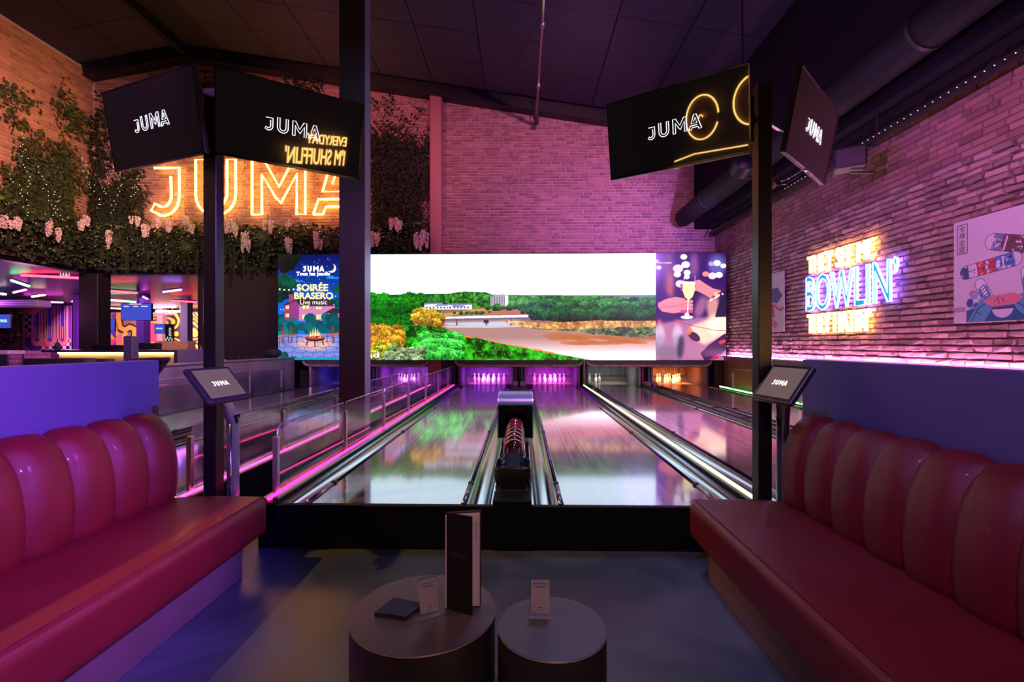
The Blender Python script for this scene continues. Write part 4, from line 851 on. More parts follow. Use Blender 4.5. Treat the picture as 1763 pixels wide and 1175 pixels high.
# ------------------------------------------------------------ glass rails
GL = mat('rail_glass', (.92,.95,.96), .02, trans=1, alpha=.28, spec=.5)
PCH = mat('post_metal', (.62,.56,.64), .30, .85)
def rail(x, n, label, y0=3.42, z0=.32, h=.42, tw=1.35, first=0, gl=True):
    t = thing('glass_rail', label, 'glass rail', (x, y0, z0))
    for k in range(first, n):
        y = k*tw
        po = fix_normals(G().bbox(-.018, .018, y-.022, y+.022, .016, h, .006, 2).build('post', PCH, t)); 
        if k < 2:
            g = G()
            for z in (.06, .22, .38): g.tube([(-.014,y,z),(-.02,y,z)], .008, 8); g.tube([(.014,y,z),(.02,y,z)], .008, 8)
            g.build('bolt', CHROME, po)
        if k < n-1:
            ya, yb, zb, zc, r = y+.012, y+tw-.03, .03, h+.085, .09
            pts = [(ya,zb),(yb,zb),(yb,zc-.02),(yb-.02,zc)]+[(ya+r-r*math.sin(R(q)), zc-r+r*math.cos(R(q))) for q in range(0, 91, 15)] if k == 0 else [(ya,zb),(yb,zb),(yb,zc-.02),(yb-.02,zc),(ya+.03,zc),(ya,zc-.03)]
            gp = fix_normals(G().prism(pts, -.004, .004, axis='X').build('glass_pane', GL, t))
            G().tube([(0, a_, b_) for a_, b_ in pts[1:]]+[(0, pts[0][0], pts[0][1]+.02)], .0035, 5).build('edge_highlight', mat('pane_highlight', (.55,.60,.66), .25, .3), gp)  # pale tube: highlight along the pane edge put into colour and shape
    return t
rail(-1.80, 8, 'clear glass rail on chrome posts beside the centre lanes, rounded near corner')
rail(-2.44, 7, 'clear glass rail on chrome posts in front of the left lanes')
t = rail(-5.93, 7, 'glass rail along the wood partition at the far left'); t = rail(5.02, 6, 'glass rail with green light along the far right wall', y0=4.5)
G().bbox(.03, .055, 0, 7.6, .0, .03, .005).build('light_strip', glow('strip_green', (.15,1,.20), 8), t)
struct(G().box(-6.25, -6.08, 3.4, 12.5, 0, 1.04).build('trim_16', mat('wood_grey', (.30,.22,.24), .45, var=.35, vscale=2.5)))
g = G().bbox(-6.28, -6.04, 3.4, 12.5, 1.04, 1.07, .005); struct(g.build('trim_17', mat('wood_cap', (.30,.24,.26), .4)))
# ------------------------------------------------------------ red channel-back sofas
LEA = mat('red_leather', (.17,.010,.015), .40, spec=.5, bump=.3, bscale=260, var=.15, vscale=6, coat=.05)
PLW = mat('plinth_wood', (.16,.10,.10), .45, var=.3, vscale=2)
def sofa(s, xf, xb, label):
    """s = +1 sofa on the right (backrest towards +X)"""
    t = thing('bench_sofa', label, 'sofa', (xf, 1.4, 0)); t.location = (0,0,0)
    Y0, Y1 = -.26, 3.03; SE = .43
    # plinth
    a, b = sorted((xf+s*.05, xb+s*.20)); G().bbox(a, b, Y0+.05, 2.83, 0, .215, .004).build('plinth', PLW, t)
    # seat cushion: rounded section swept along Y with rounded far end
    L = Y1-Y0
    def seat(u, v):
        # u along section (front bottom -> front top -> back), v along length
        sec = [(.16,.205),(.03,.20),(.008,.205),(0,.225),(.0,.30),(.002,.385),(.012,.413),(.035,.427),(.10,.432),(.30,.434),(.60,.43),(.66,.42)]
        k = u*(len(sec)-1); i = min(int(k), len(sec)-2); f = k-i; d = sec[i][0]*(1-f)+sec[i+1][0]*f; z = sec[i][1]*(1-f)+sec[i+1][1]*f
        y = Y0+L*v; q = max(0, (y-(Y1-.04))/.04)
        if q > 0:
            sh = 1-math.sqrt(max(0, 1-q*q)); d = d+sh*.03*max(0, 1-d*6); z = z-sh*.03*(1 if z > .32 else -.6)
        z += .004*math.sin(y*2.1+d*7)*(1 if z > .4 else 0)
        return (xf+s*d, y, z)
    vs = [0]*1
    g = G(); nv = 46; vv = [j/40*(1-.045/L) for j in range(41)]+[1-.045/L+(.045/L)*q for q in (.25,.5,.75,.9,1.0)]
    pts = [seat(i/44, v) for v in vv for i in range(45)]; n = 45
    g.add(pts, [(j*n+i, j*n+i+1, (j+1)*n+i+1, (j+1)*n+i) for j in range(len(vv)-1) for i in range(n-1)])
    e = len(g.v)-n; g.f.append(tuple(range(e, e+n)) if s > 0 else tuple(range(e+n-1, e-1, -1)))
    o = fix_normals(g.build('seat_cushion', LEA, t, smooth=50))
    # seams on the seat
    g = G(); g.tube([(xf+s*.034, Y0+.02, .4295), (xf+s*.034, Y1-.05, .4295)], .0035, 6); g.tube([(xf+s*.01, Y1-.012, .41), (xf+s*.03, Y1-.02, .428), (xf+s*.5, Y1-.03, .434)], .003, 6)
    g.build('seam', mat('seam_leather', (.14,.006,.010), .5), t)
    # backrest: upright channels
    P = [(.03,.40),(.005,.44),(-.004,.50),(-.008,.58),(-.004,.67),(.010,.76),(.034,.84),(.072,.91),(.118,.955),(.17,.978),(.215,.975),(.245,.945),(.255,.90),(.255,.80)]
    PP = [Vector(p) for p in P]; m = len(P); cw = .236
    for k in range(14):
        y1 = Y1-.005-k*cw; y0 = y1-cw
        g = G(); nu = 12
        def ch(u, v):
            k2 = v*(m-1); i = min(int(k2), m-2); f = k2-i; p = PP[i].lerp(PP[i+1], f); dv = PP[min(i+1, m-1)]-PP[max(i-1, 0)]
            nrm = Vector((-dv.y, dv.x)).normalized(); w = 1-abs(2*u-1)**3.2; off = .034*w-.03
            q = p+nrm*off; return (xb+s*q.x, y0+cw*u, q.y)
        g.grid(ch, nu, 26)
        if k == 0:   # closed far end
            w = len(g.v); ring = [ch(1, j/26) for j in range(27)]; g.add(ring, [tuple(range(27))])
        fix_normals(g.build('back_channel', LEA, t, smooth=60))
    a, b = sorted((xb+s*.235, xb+s*.262)); G().bbox(a, b, Y0, Y1-.02, .0, .93, .004).build('back_panel', BLACK, t)
    a, b = sorted((xb+s*.12, xb+s*.262)); G().bbox(a, b, Y0, Y1-.04, .0, .42, .004).build('back_base', BLACK, t)
    return t
sofa(1, 1.068, 1.635, 'dark red leather bench sofa with channelled back on the right')
sofa(-1, -1.645, -2.215, 'dark red leather bench sofa with channelled back on the left, lit magenta')
DIV = mat('divider_paint', (.11,.095,.25), .55, bump=.15, bscale=90, var=.08, vscale=2)
tag(G().bbox(1.905, 2.03, -.3, 3.23, 0, 1.314, .004).build('divider_panel', DIV), 'plain navy divider panel behind the right sofa', 'partition')
t = tag(G().bbox(-2.62, -2.50, -.3, 3.2, 0, 1.307, .004).build('divider_panel', DIV), 'plain violet-lit divider panel behind the left sofa', 'partition')
# ------------------------------------------------------------ kiosks
TABG = mat('tablet_glass', (.05,.045,.045), .12, emit=.22, ecol=(.62,.40,.34)); LOGK = glow('logo_kiosk', (1,.93,.88), 1.5)
def kiosk(loc, rx, rz, px, py, label, w=.385, sgn=1, mirror=1):
    t = thing('score_kiosk', label, 'kiosk', (px, py, 0)); 
    Mw = Matrix.Translation(-Vector((px, py, 0))) @ frame(loc, R(rx), R(rz)); h = w/1.35
    G().bbox(-w/2, w/2, 0, .035, -h/2, h/2, .012, 3, Mw).build('tablet_body', DARKPL, t)
    G().bbox(-w*.36, w*.36, .03, .065, -h*.38, h*.30, .015, 2, Mw).build('tablet_back', DARKPL, t)
    sk_ = G().box(-w*.42, w*.42, -.0015, .001, -h*.38, h*.41, Mw).build('screen', TABG, t)
    solid_logo(Mw @ Matrix.Translation((0,-.002,.0)), w*.36, .001).build('lettering', LOGK, sk_)
    G().box(-w*.06, w*.06, -.001, .0, -h*.45, -h*.43, Mw).build('badge', STEEL, t)
    # curved neck and post
    tc = Mw @ Vector((0, .05, -.03)); g = G()
    fx, fy = math.sin(R(rz))*.5, -math.cos(R(rz))*.5     # unit-ish facing direction (half)
    zc = tc.z; S = [(0,0,.02,.085,.055),(0,0,.60,.075,.05),(0,0,.80,.075,.05),(0,0,.90,.085,.05),(tc.x*.35,tc.y*.35,1.0,.10,.045),(tc.x*.75,tc.y*.75,1.07,.12,.035),(tc.x,tc.y,zc,.12,.02)]
    ang = R(rz); ux, uy = math.cos(ang), math.sin(ang); vx, vy = -uy, ux; rings = []
    for x, y, z, a, b in S:
        for q in range(16):
            an = 2*math.pi*q/16; c, s_ = math.cos(an), math.sin(an); e = .5
            A = a*.5*math.copysign(abs(c)**e, c); B = b*.5*math.copysign(abs(s_)**e, s_); rings.append((x+ux*A+vx*B, y+uy*A+vy*B, z))
    g.add(rings, [(i*16+k, i*16+(k+1) % 16, (i+1)*16+(k+1) % 16, (i+1)*16+k) for i in range(len(S)-1) for k in range(16)])
    fix_normals(g.build('stand', mat('kiosk_metal', (.36,.34,.40), .3, .8), t, smooth=50))
    Mr = Matrix.Rotation(ang, 4, 'Z')
    for sx in (-1, 1): G().tube([Mr @ Vector((sx*.040, -.012, .03)), Mr @ Vector((sx*.036, -.012, .90))], .007, 8).build('edge_strip', CHROME, t, smooth=True)
    fix_normals(G().prism([(-.028,.945),(.028,.945),(0,.885)], -.034, -.022, Mr).build('emblem', BLKG, t)); G().tube([Mr @ Vector((.010*math.cos(R(q)), -.036, .925+.010*math.sin(R(q)))) for q in range(0, 360, 40)], .0025, 5, True).build('emblem_ring', CHROME, t)
    G().bbox(-.05, .05, -.04, .04, 0, .02, .006, 2, Mr).build('base_plate', BLACK, t)
    return t
kiosk((-1.919,2.964,1.168), -39.4, 84.3, -1.935, 3.12, 'score kiosk with tilted tablet beside the left television post', w=.366)
kiosk((1.606,2.95,1.178), -35.2, -82.7, 1.715, 3.12, 'score kiosk with tilted tablet beside the right television post', w=.366)
kiosk((-3.40,4.15,1.19), -39, -96, -3.30, 4.15, 'dark kiosk edge showing behind the left divider panel')

# ------------------------------------------------------------ round tables and what stands on them
TT = mat('table_laminate', (.085,.060,.066), .34, var=.3, vscale=4, bump=.05); TS = mat('table_side', (.022,.014,.015), .5, var=.2, vscale=5)
def table(c, r, label, h=.42):
    t = thing('drum_table', label, 'table', (c[0], c[1], 0))
    G().lathe([(r-.004,0),(r,.004),(r,h-.004),(r-.001,h-.002)], (0,0,0), 72).build('drum', TS, t, smooth=40)
    G().lathe([(r-.004,h-.0025),(r+.0006,h-.0015),(r-.001,h)], (0,0,0), 72).build('tabletop', TT, t, smooth=40)
    G().lathe([(r+.0004,h-.006),(r+.0016,h-.004),(r+.0004,h-.002)], (0,0,0), 72).build('edge_band', mat('edge_band', (.35,.25,.24), .4), t)
    return t
HT = .42
c1n, c1f = at(730, 1132, Z=HT), at(730, 990, Z=HT); C1 = ((c1n.x+c1f.x)/2, (c1n.y+c1f.y)/2); R1 = (c1f.y-c1n.y)/2
c2n, c2f = at(950, 1142, Z=HT), at(950, 1027, Z=HT); C2 = ((c2n.x+c2f.x)/2, (c2n.y+c2f.y)/2); R2 = (c2f.y-c2n.y)/2-.004
gap = math.dist(C1, C2)-R1-R2
if gap < .004: R1 -= (.004-gap)/2; R2 -= (.004-gap)/2
table(C1, R1, 'larger round dark drum table with menu and napkin, on the left'); table(C2, R2, 'smaller round dark drum table with one sign holder, on the right')
# acrylic sign holders
ACR = mat('acrylic_clear', (.95,.93,.97), .03, trans=1, alpha=.35); CARD = mat('card_pink', (.92,.78,.88), .6); INK = mat('ink_black', (.02,.02,.025), .6)
def holder(px, py, rz, label):
    p = at(px, py, Z=HT); t = thing('sign_holder', label, 'sign holder', (p.x, p.y, HT), (0, 0, R(rz)))
    w, h, lean = .075, .135, R(-14); Mw = Matrix.Rotation(lean, 4, 'X')
    G().bbox(-w/2, w/2, 0, .0025, .0, h, .0008, 1, Mw).build('front_sheet', ACR, t); G().bbox(-w/2, w/2, .006, .0085, .0, h, .0008, 1, Mw).build('rear_sheet', ACR, t)
    G().bbox(-w/2, w/2, -.0, .065, 0.0002, .003, .0008).build('foot', ACR, t); G().bbox(-w/2, w/2, -.012, .0, 0.0002, .004, .001).build('lip', ACR, t)
    G().box(-w/2+.003, w/2-.003, .0035, .005, .012, h-.012, Mw).build('card', CARD, t)
    g = G(); text_g(g, 'Scannez pour', Mw @ Matrix.Translation((0,.0030,h-.024)), .050, .0062, bold=.02); text_g(g, 'commander', Mw @ Matrix.Translation((0,.0030,h-.034)), .042, .0055, bold=.02)
    g.build('printed_text', INK, t)
    g = G(); g.box(-.007,.007,.0028,.0034,.030,.032, Mw); g.build('printed_line', INK, t)
    text_g(G(), 'JUMA', Mw @ Matrix.Translation((0,.0030,.022)), .014, .0045).build('printed_logo', mat('ink_rose', (.6,.2,.3), .6), t)
    return t
holder(741, 1061, 28, 'clear acrylic sign holder with pink card on the larger table'); holder(930, 1063, -3, 'clear acrylic sign holder with pink card on the smaller table')
# folded napkin
p = at(682, 1053, Z=HT); t = thing('napkin', 'folded navy cloth napkin on the larger table', 'napkin', (p.x, p.y, HT), (0, 0, R(-12)))
NAV = mat('navy_cloth', (.018,.018,.045), .9, bump=.4, bscale=300)
def fold(z0, th, sh):
    g = G()
    def f(u, v): return (-.062+.124*u+sh*v, -.05+.10*v, z0+th+.003*math.sin(3*u+2*v)+.004*(v > .8)*(v-.8)*5)
    g.grid(f, 12, 10); n = len(g.v); g.add([(x, y, max(.0003, z-th)) for x, y, z in g.v[:n]], [tuple(reversed(q)) for q in g.f[:]])
    ring = list(range(13))+[12+13*j for j in range(1, 11)]+[130+i for i in range(11, -1, -1)]+[13*j for j in range(9, 0, -1)]
    g.f += [(ring[i], ring[(i+1) % len(ring)], ring[(i+1) % len(ring)]+n, ring[i]+n) for i in range(len(ring))]; return g
fix_normals(fold(.0, .007, .02).build('lower_fold', NAV, t)); fix_normals(fold(.0085, .006, .024).build('upper_fold', NAV, t))
# standing menu, two covers partly open
p = at(766, 1049, Z=HT); t = thing('menu', 'tall black menu standing half open on the larger table', 'menu', (p.x+.002, p.y, HT))
MEN = mat('menu_cover', (.008,.006,.007), .5, bump=.2, bscale=300); HM = .365
def leaf(ang, w, y0, y1, z0, z1, nm, m): return fix_normals(G().bbox(0, w, y0, y1, z0, z1, .0012, 1, Matrix.Rotation(R(ang), 4, 'Z')).build(nm, m, t))
leaf(-22, .115, -.0015, .0015, 0, HM, 'front_cover', MEN); leaf(12, .135, -.0015, .0015, 0, HM, 'rear_cover', mat('menu_cover2', (.10,.035,.025), .5))
leaf(10, .129, -.0028, -.0018, .006, HM-.008, 'page', mat('menu_page', (.80,.68,.70), .6)); leaf(8, .129, -.004, -.0032, .006, HM-.01, 'page', mat('menu_page', (.80,.68,.70), .6))
g = G(); Mr = Matrix.Rotation(R(8), 4, 'Z')
for k in range(9): g.box(.112, .119-.002*(k % 3), -.0048, -.0043, HM-.045-.008*k, HM-.042-.008*k, Mr)
g.build('printed_lines', mat('ink_brown', (.35,.15,.15), .6), t)
solid_logo(Matrix.Rotation(R(-22), 4, 'Z') @ Matrix.Translation((.057,-.0018,HM*.58)), .06, .0004).build('embossed_logo', mat('emboss', (.10,.045,.03), .4), t)
# ------------------------------------------------------------ stage equipment under the right roof
t = thing('stage_light', 'black cylindrical stage light hanging behind the right post', 'stage light', at(1278, 287, Y=8.0))
fix_normals(G().lathe([(.10,-.16),(.15,-.14),(.16,.10),(.11,.16),(.05,.18)], (0,0,0), 20, Matrix.Rotation(R(65), 4, 'X')).build('can', BLACK, t, smooth=40)); G().tube([(-.17,0,0),(-.17,0,.3),(.17,0,.3),(.17,0,0)], .012, 6).build('yoke', BLACK, t); G().tube([(0,0,.3),(0,0,3.2)], .015, 6).build('hanger', BLACK, t)
p = at(1467, 275, Y=6.6); t = thing('loudspeaker', 'black loudspeaker hung on a bracket near the right brick wall', 'loudspeaker', p)
Mx = Matrix.Rotation(R(-30), 4, 'Z'); fix_normals(G().bbox(-.22, .16, -.15, .15, -.14, .14, .03, 3, Mx).build('cabinet', BLACK, t)); G().bbox(-.20, .14, -.158, -.15, -.12, .12, .01, 1, Mx).build('grille', DARKPL, t)
G().bbox(-.03,.32,-.02,.02,.17,.20,.004).build('bracket', BLACK, t); G().bbox(-.03,.30,-.02,.02,-.19,-.17,.004).build('bracket', BLACK, t); G().tube([(.1,0,.14),(.33,0,.25),(.34,0,.72)], .014, 6).build('hanger', BLACK, t)
t = thing('bracket_arm', 'looped grey wire bracket with round knob below the right television', 'bracket', at(1352, 304, Y=3.7))
G().tube([(-.01,.05,-.045),(.02,.03,-.05),(.17,.0,.05),(.19,.0,.065),(.18,.02,.08),(.03,.03,-.01),(-.005,.04,-.02)], .005, 6, True).build('loop', CHROME, t); G().ball((-.07,.05,-.05), .026, 12, 8).build('knob', mat('knob_tan', (.6,.4,.35), .5), t); G().tube([(-.05,.05,-.045),(0,.05,-.04)], .012, 6).build('stem', BLACK, t)
# ------------------------------------------------------------ printed boards on the right wall
def skate():
    c = CV(0, 0, 300, 210, 3, (.84,.80,.84)); ol = (.12,.14,.28)
    def deck(xa, ya, xb, yb, r, segs):
        c.cap(xa, ya, xb, yb, r+1, ol); c.cap(xa, ya, xb, yb, r, (.86,.84,.88)); L = math.hypot(xb-xa, yb-ya); ux, uy = (xb-xa)/L, (yb-ya)/L
        base = c.cap(xa, ya, xb, yb, r)
        for s0, s1, col in segs:
            s = (c.X-xa)*ux+(c.Y-ya)*uy; m = base & (s > s0*L) & (s < s1*L) & (fbm(c.h, c.w, 18, abs(int(s0*97+5))) > .36); c.put(m, col)
        for k in range(26):
            rr = np.random.default_rng(int(xa+k)); s = rr.random(); q = rr.uniform(-.6, .6)*r; px, py = xa+ux*L*s-uy*q, ya+uy*L*s+ux*q
            c.line([(px, py), (px+rr.uniform(-7,7), py+rr.uniform(-5,5)), (px+rr.uniform(-9,9), py+rr.uniform(-5,5))], .5, ol)
        for s in (.22, .78): px, py = xa+ux*L*s, ya+uy*L*s; c.cap(px-uy*r*.8, py+ux*r*.8, px+uy*r*.8, py-ux*r*.8, 1.6, (.9,.88,.92))
    deck(82, 56, 190, 88, 15, ((.0,.2,(.45,.48,.62)),(.15,.75,(.42,.26,.30)),(.6,.8,(.80,.25,.32))))
    deck(28, 108, 122, 96, 13, ((.22,.62,(.78,.22,.30)),(.62,1,(.30,.52,.75)),(-.2,.05,(.22,.30,.55))))
    c.ell(92, 104, 4, 4, (.92,.9,.92)); c.ell(92, 97, 4, 4, (.92,.9,.92)); c.cap(70, 94, 72, 112, 3, (.9,.88,.9)); c.line([(66,94),(75,103),(68,113)], .8, ol)
    def shoe(x, y, a, c1):
        A = R(a); f = lambda u, v: (x+u*math.cos(A)-v*math.sin(A), y+u*math.sin(A)+v*math.cos(A))
        c.cap(*f(-20,0), *f(20,0), 11, ol); c.cap(*f(-20,0), *f(20,0), 10, (.90,.88,.92)); c.cap(*f(-6,0), *f(20,2), 9.4, c1); c.cap(*f(-14,0), *f(4,0), 4.5, (.92,.9,.95))
        for k in range(4): c.line([f(-14+k*6,-5), f(-12+k*6,5)], .8, ol)
    shoe(66, 152, 62, (.30,.55,.72)); shoe(146, 142, 82, (.30,.60,.75)); shoe(250, 60, 20, (.30,.60,.75))
    for k in range(8): rr = np.random.default_rng(60+k); c.ell(48+rr.uniform(-14,14), 168+rr.uniform(-16,20), 9, 7, ((.85,.40,.48),(.55,.68,.82),(.20,.30,.55))[k % 3], 1, k*20)
    for k in range(8): rr = np.random.default_rng(80+k); c.ell(172+rr.uniform(-16,16), 160+rr.uniform(-16,16), 9, 7, ((.85,.36,.40),(.55,.72,.85),(.80,.30,.40))[k % 3], 1, k*20)
    c.poly([(28,186),(60,178),(200,172),(220,214),(28,214)], (.16,.34,.56)); c.cap(46, 212, 66, 180, 15, (.34,.62,.76)); c.cap(180, 214, 140, 178, 18, (.34,.62,.76)); c.line([(36,214),(52,184),(70,172)], .8, ol); c.line([(160,214),(136,184),(120,172)], .8, ol); c.line([(50,190),(60,196)], .7, ol); c.line([(150,190),(166,200)], .7, ol)
    c.poly([(62,172),(78,160),(122,158),(138,168),(122,180),(84,182)], (.86,.50,.58)); c.line([(84,172),(92,164),(94,176)], .7, ol); c.line([(98,166),(104,174)], .7, ol)
    m = c.ell(100, 184, 20, 20) & (c.Y > 186); c.put(m, (.88,.84,.88)); c.line([(80,186),(120,186)], .9, ol)
    c.poly([(0,178),(26,178),(26,188),(0,188)], (.70,.68,.76)); [c.line([(k*5,188),(k*5+6,178)], .4, ol) for k in range(5)]
    c.line([(8,8),(30,8),(30,68),(8,68),(8,8)], .6, ol)
    return c
a, zt, zb = wallpt(1638, 385), wallpt(1638, 385).z, wallpt(1640, 557).z; W = (zt-zb)*300/210
t = thing('art_board', 'large white board with drawn skateboards, shoes and arms on the right wall', 'wall art', (XR-.10, a.y, zb)); t.rotation_euler = (0, 0, R(-90))
G().bbox(0, W, 0, .02, 0, zt-zb, .002).build('board', mat('board_white', (.72,.70,.72), .6), t)
picture('print', picmat('skate_print', skate().image('skate_print'), 0, .5), t, (.002,-.0015,.002), (W-.002,-.0015,.002), (W-.002,-.0015,zt-zb-.002), (.002,-.0015,zt-zb-.002))
kk = W/300
for i, ch in enumerate('全身全霊'):
    text_g(G(), ch, Matrix.Translation((19*kk, -.003, (zt-zb)-(16+i*14.6)*kk)), 15*kk, 12*kk).build('printed_character', INK, t)
def child():
    c = CV(0, 0, 90, 150, 3, (.80,.76,.80)); ol = (.35,.33,.42)
    for k in range(7): c.line([(20+k*9,10+k*3),(10+k*11,34)], .5, ol)
    c.poly([(10,40),(60,38),(84,60),(60,78),(10,70)], (.24,.26,.55)); c.poly([(20,78),(40,80),(46,112),(30,112)], (.75,.22,.28)); c.line([(40,80),(70,96),(86,92)], 3, (.80,.25,.30)); c.poly([(0,70),(20,74),(18,100),(0,96)], (.88,.66,.35)); c.cap(20, 120, 50, 132, 9, (.78,.45,.50)); c.line([(12,120),(50,142)], .8, ol)
    return c
p0, p1 = wallpt(1316, 470), wallpt(1347, 470); zt, zb = wallpt(1347, 466).z, wallpt(1347, 571).z
t = thing('art_board', 'narrow white board with a drawn skater, partly behind the right post', 'wall art', (XR-.10, p0.y, zb)); t.rotation_euler = (0, 0, R(-90)); W = p0.y-p1.y
G().bbox(0, W, 0, .02, 0, zt-zb, .002).build('board', mat('board_white', (.72,.70,.72), .6), t)
picture('print', picmat('skater_print', child().image('skater_print'), 0, .5), t, (.002,-.0015,.002), (W-.002,-.0015,.002), (W-.002,-.0015,zt-zb-.002), (.002,-.0015,zt-zb-.002))
# ------------------------------------------------------------ ivy, flowers, light strings
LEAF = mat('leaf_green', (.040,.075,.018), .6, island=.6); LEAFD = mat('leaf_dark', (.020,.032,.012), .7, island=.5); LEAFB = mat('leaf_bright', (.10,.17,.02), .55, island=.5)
STEM = mat('stem_brown', (.05,.03,.02), .8); WIS = mat('wisteria_petal', (.92,.76,.78), .6, island=.25); FLW = mat('small_flower', (.55,.48,.44), .6)
def leafadd(g, p, s, rot, tilt):
    M = Matrix.Translation(p) @ Euler((tilt[0], tilt[1], rot)).to_matrix().to_4x4()
    g.add([M @ Vector(q) for q in ((0,0,s*.5),(-s*.38,-s*.12,0),(0,s*.04,-s*.05),(s*.38,-s*.12,0),(0,0,-s*.6))], [(0,1,2),(0,2,3),(1,4,2),(2,4,3)])
def wallp(side, u, z, off):
    off = max(off, .05)
    return Vector((u, YB-.05-off, z)) if side == 'b' else Vector((XL+.05+off, u, z))
def sprawl(side, n, fn, m, name, parent, smin=.07, smax=.13, depth=.12):
    g = G(); rr = random.Random(hash(name) % 1000+n); c = 0
    while c < n:
        u, z, k = fn(rr)
        if k < rr.random(): c += .02; continue
        leafadd(g, wallp(side, u, z, rr.random()*depth*k+.05), rr.uniform(smin, smax), rr.uniform(-1,1)+(1.57 if side == 'l' else 0), (rr.uniform(-.9,.9), rr.uniform(-3,3))); c += 1
    return g.build(name, m, parent)
def bz(px, py): p = at(px, py, Y=YB-.1); return p.x, p.z
rs = np.random.default_rng(5); NZ = fbm(200, 400, 16, 21, 4)
def nz(x, z): return NZ[int(z*22) % 200, int((x+20)*18) % 400]
def vines(side, stems, name, label, leafm, dens=26, spread=.12):
    """climbing shoots: each a wandering stem with leaves along it"""
    t = thing('climbing_ivy', label, 'climbing plant', wallp(side, stems[0][0], stems[0][1], 0)); o0 = t.location.copy(); gl, gs = G(), G(); rr = random.Random(len(stems))
    for (u0, z0, u1, z1, k) in stems:
        n = max(4, int(math.hypot(u1-u0, z1-z0)/.12)); pts = []; wu = wz = 0
        for i in range(n+1):
            f = i/n; wu += rr.uniform(-.07,.07); wz += rr.uniform(-.04,.04); pts.append((u0+(u1-u0)*f+wu, z0+(z1-z0)*f+wz))
        gs.tube([wallp(side, a, b, .03)-o0 for a, b in pts], .008, 4)
        for a, b in pts:
            for _ in range(int(dens*k*rr.uniform(.3,1.2))):
                leafadd(gl, wallp(side, a+rr.gauss(0,spread), b+rr.gauss(0,spread*.8), rr.random()*.12+.07)-o0, rr.uniform(.06,.12), rr.uniform(-1,1)+(1.57 if side == 'l' else 0), (rr.uniform(-.9,.9), rr.uniform(-3,3)))
    gl.build('leaves', leafm, t)['kind'] = 'stuff'; gs.build('stems', STEM, t)['kind'] = 'stuff'; return t
def bs(L): return [(*bz(a, b), *bz(c, d), k) for a, b, c, d, k in L]
rr = random.Random(4)
L = [(170,430,160,300,1.2),(180,430,200,330,1),(160,400,190,200,.8),(200,420,230,330,1),(150,360,180,210,.7),(185,300,215,180,.5),(240,400,250,330,.8),(215,420,245,300,1.1),(165,340,150,210,.6),(330,150,350,105,.4),(345,190,365,130,.8),(200,250,185,160,.4)]
L += [(rr.uniform(152,250), 440, rr.uniform(152,240), rr.uniform(300,400), 1) for _ in range(16)]
vines('b', bs(L), 'a', 'dark ivy climbing the back brick wall in the left corner', LEAFD)
vines('b', bs([(395,180,365,140,.7),(500,150,535,140,.5),(545,140,560,165,.6),(535,150,510,140,.4)]), 'b', 'thin ivy shoots on the bricks above the left televisions', LEAFD, 20)
L = [(640,190,670,178,.4),(655,250,640,190,.5),(665,240,700,215,.4),(700,230,735,185,.4),(690,240,680,200,.3),(700,300,735,240,.6),(650,300,640,230,.7)]
L += [(rr.uniform(636,736), 430, rr.uniform(636,736), rr.uniform(225,330), .8) for _ in range(24)]+[(rr.uniform(636,736), 330, rr.uniform(636,736), rr.uniform(240,280), .8) for _ in range(10)]
vines('b', bs(L), 'c', 'dense dark ivy on the bricks between column and pink pilaster', LEAFD, 17, .14)
def lz(px, py): p = at(px, py, X=XL+.1); return p.y, p.z
L = [(-30,165,40,158,.6),(20,160,55,185,.8),(15,175,30,190,.4),(100,200,120,150,.4),(95,180,130,215,.9),(110,170,150,220,.8),(105,215,140,240,.8),(0,190,25,215,.6),(60,330,65,235,.5),(40,300,75,250,.4),(80,310,105,245,.5),(120,300,140,330,.6),(115,260,150,320,.6),(90,280,125,240,.3)]
L += [(rr.uniform(-40,130), 400, rr.uniform(-40,120), rr.uniform(262,350), 1) for _ in range(26)]
vines('l', [(*lz(a, b), *lz(c, d), k) for a, b, c, d, k in L], 'd', 'olive green ivy climbing the orange lit left brick wall', LEAF, 24, .13)
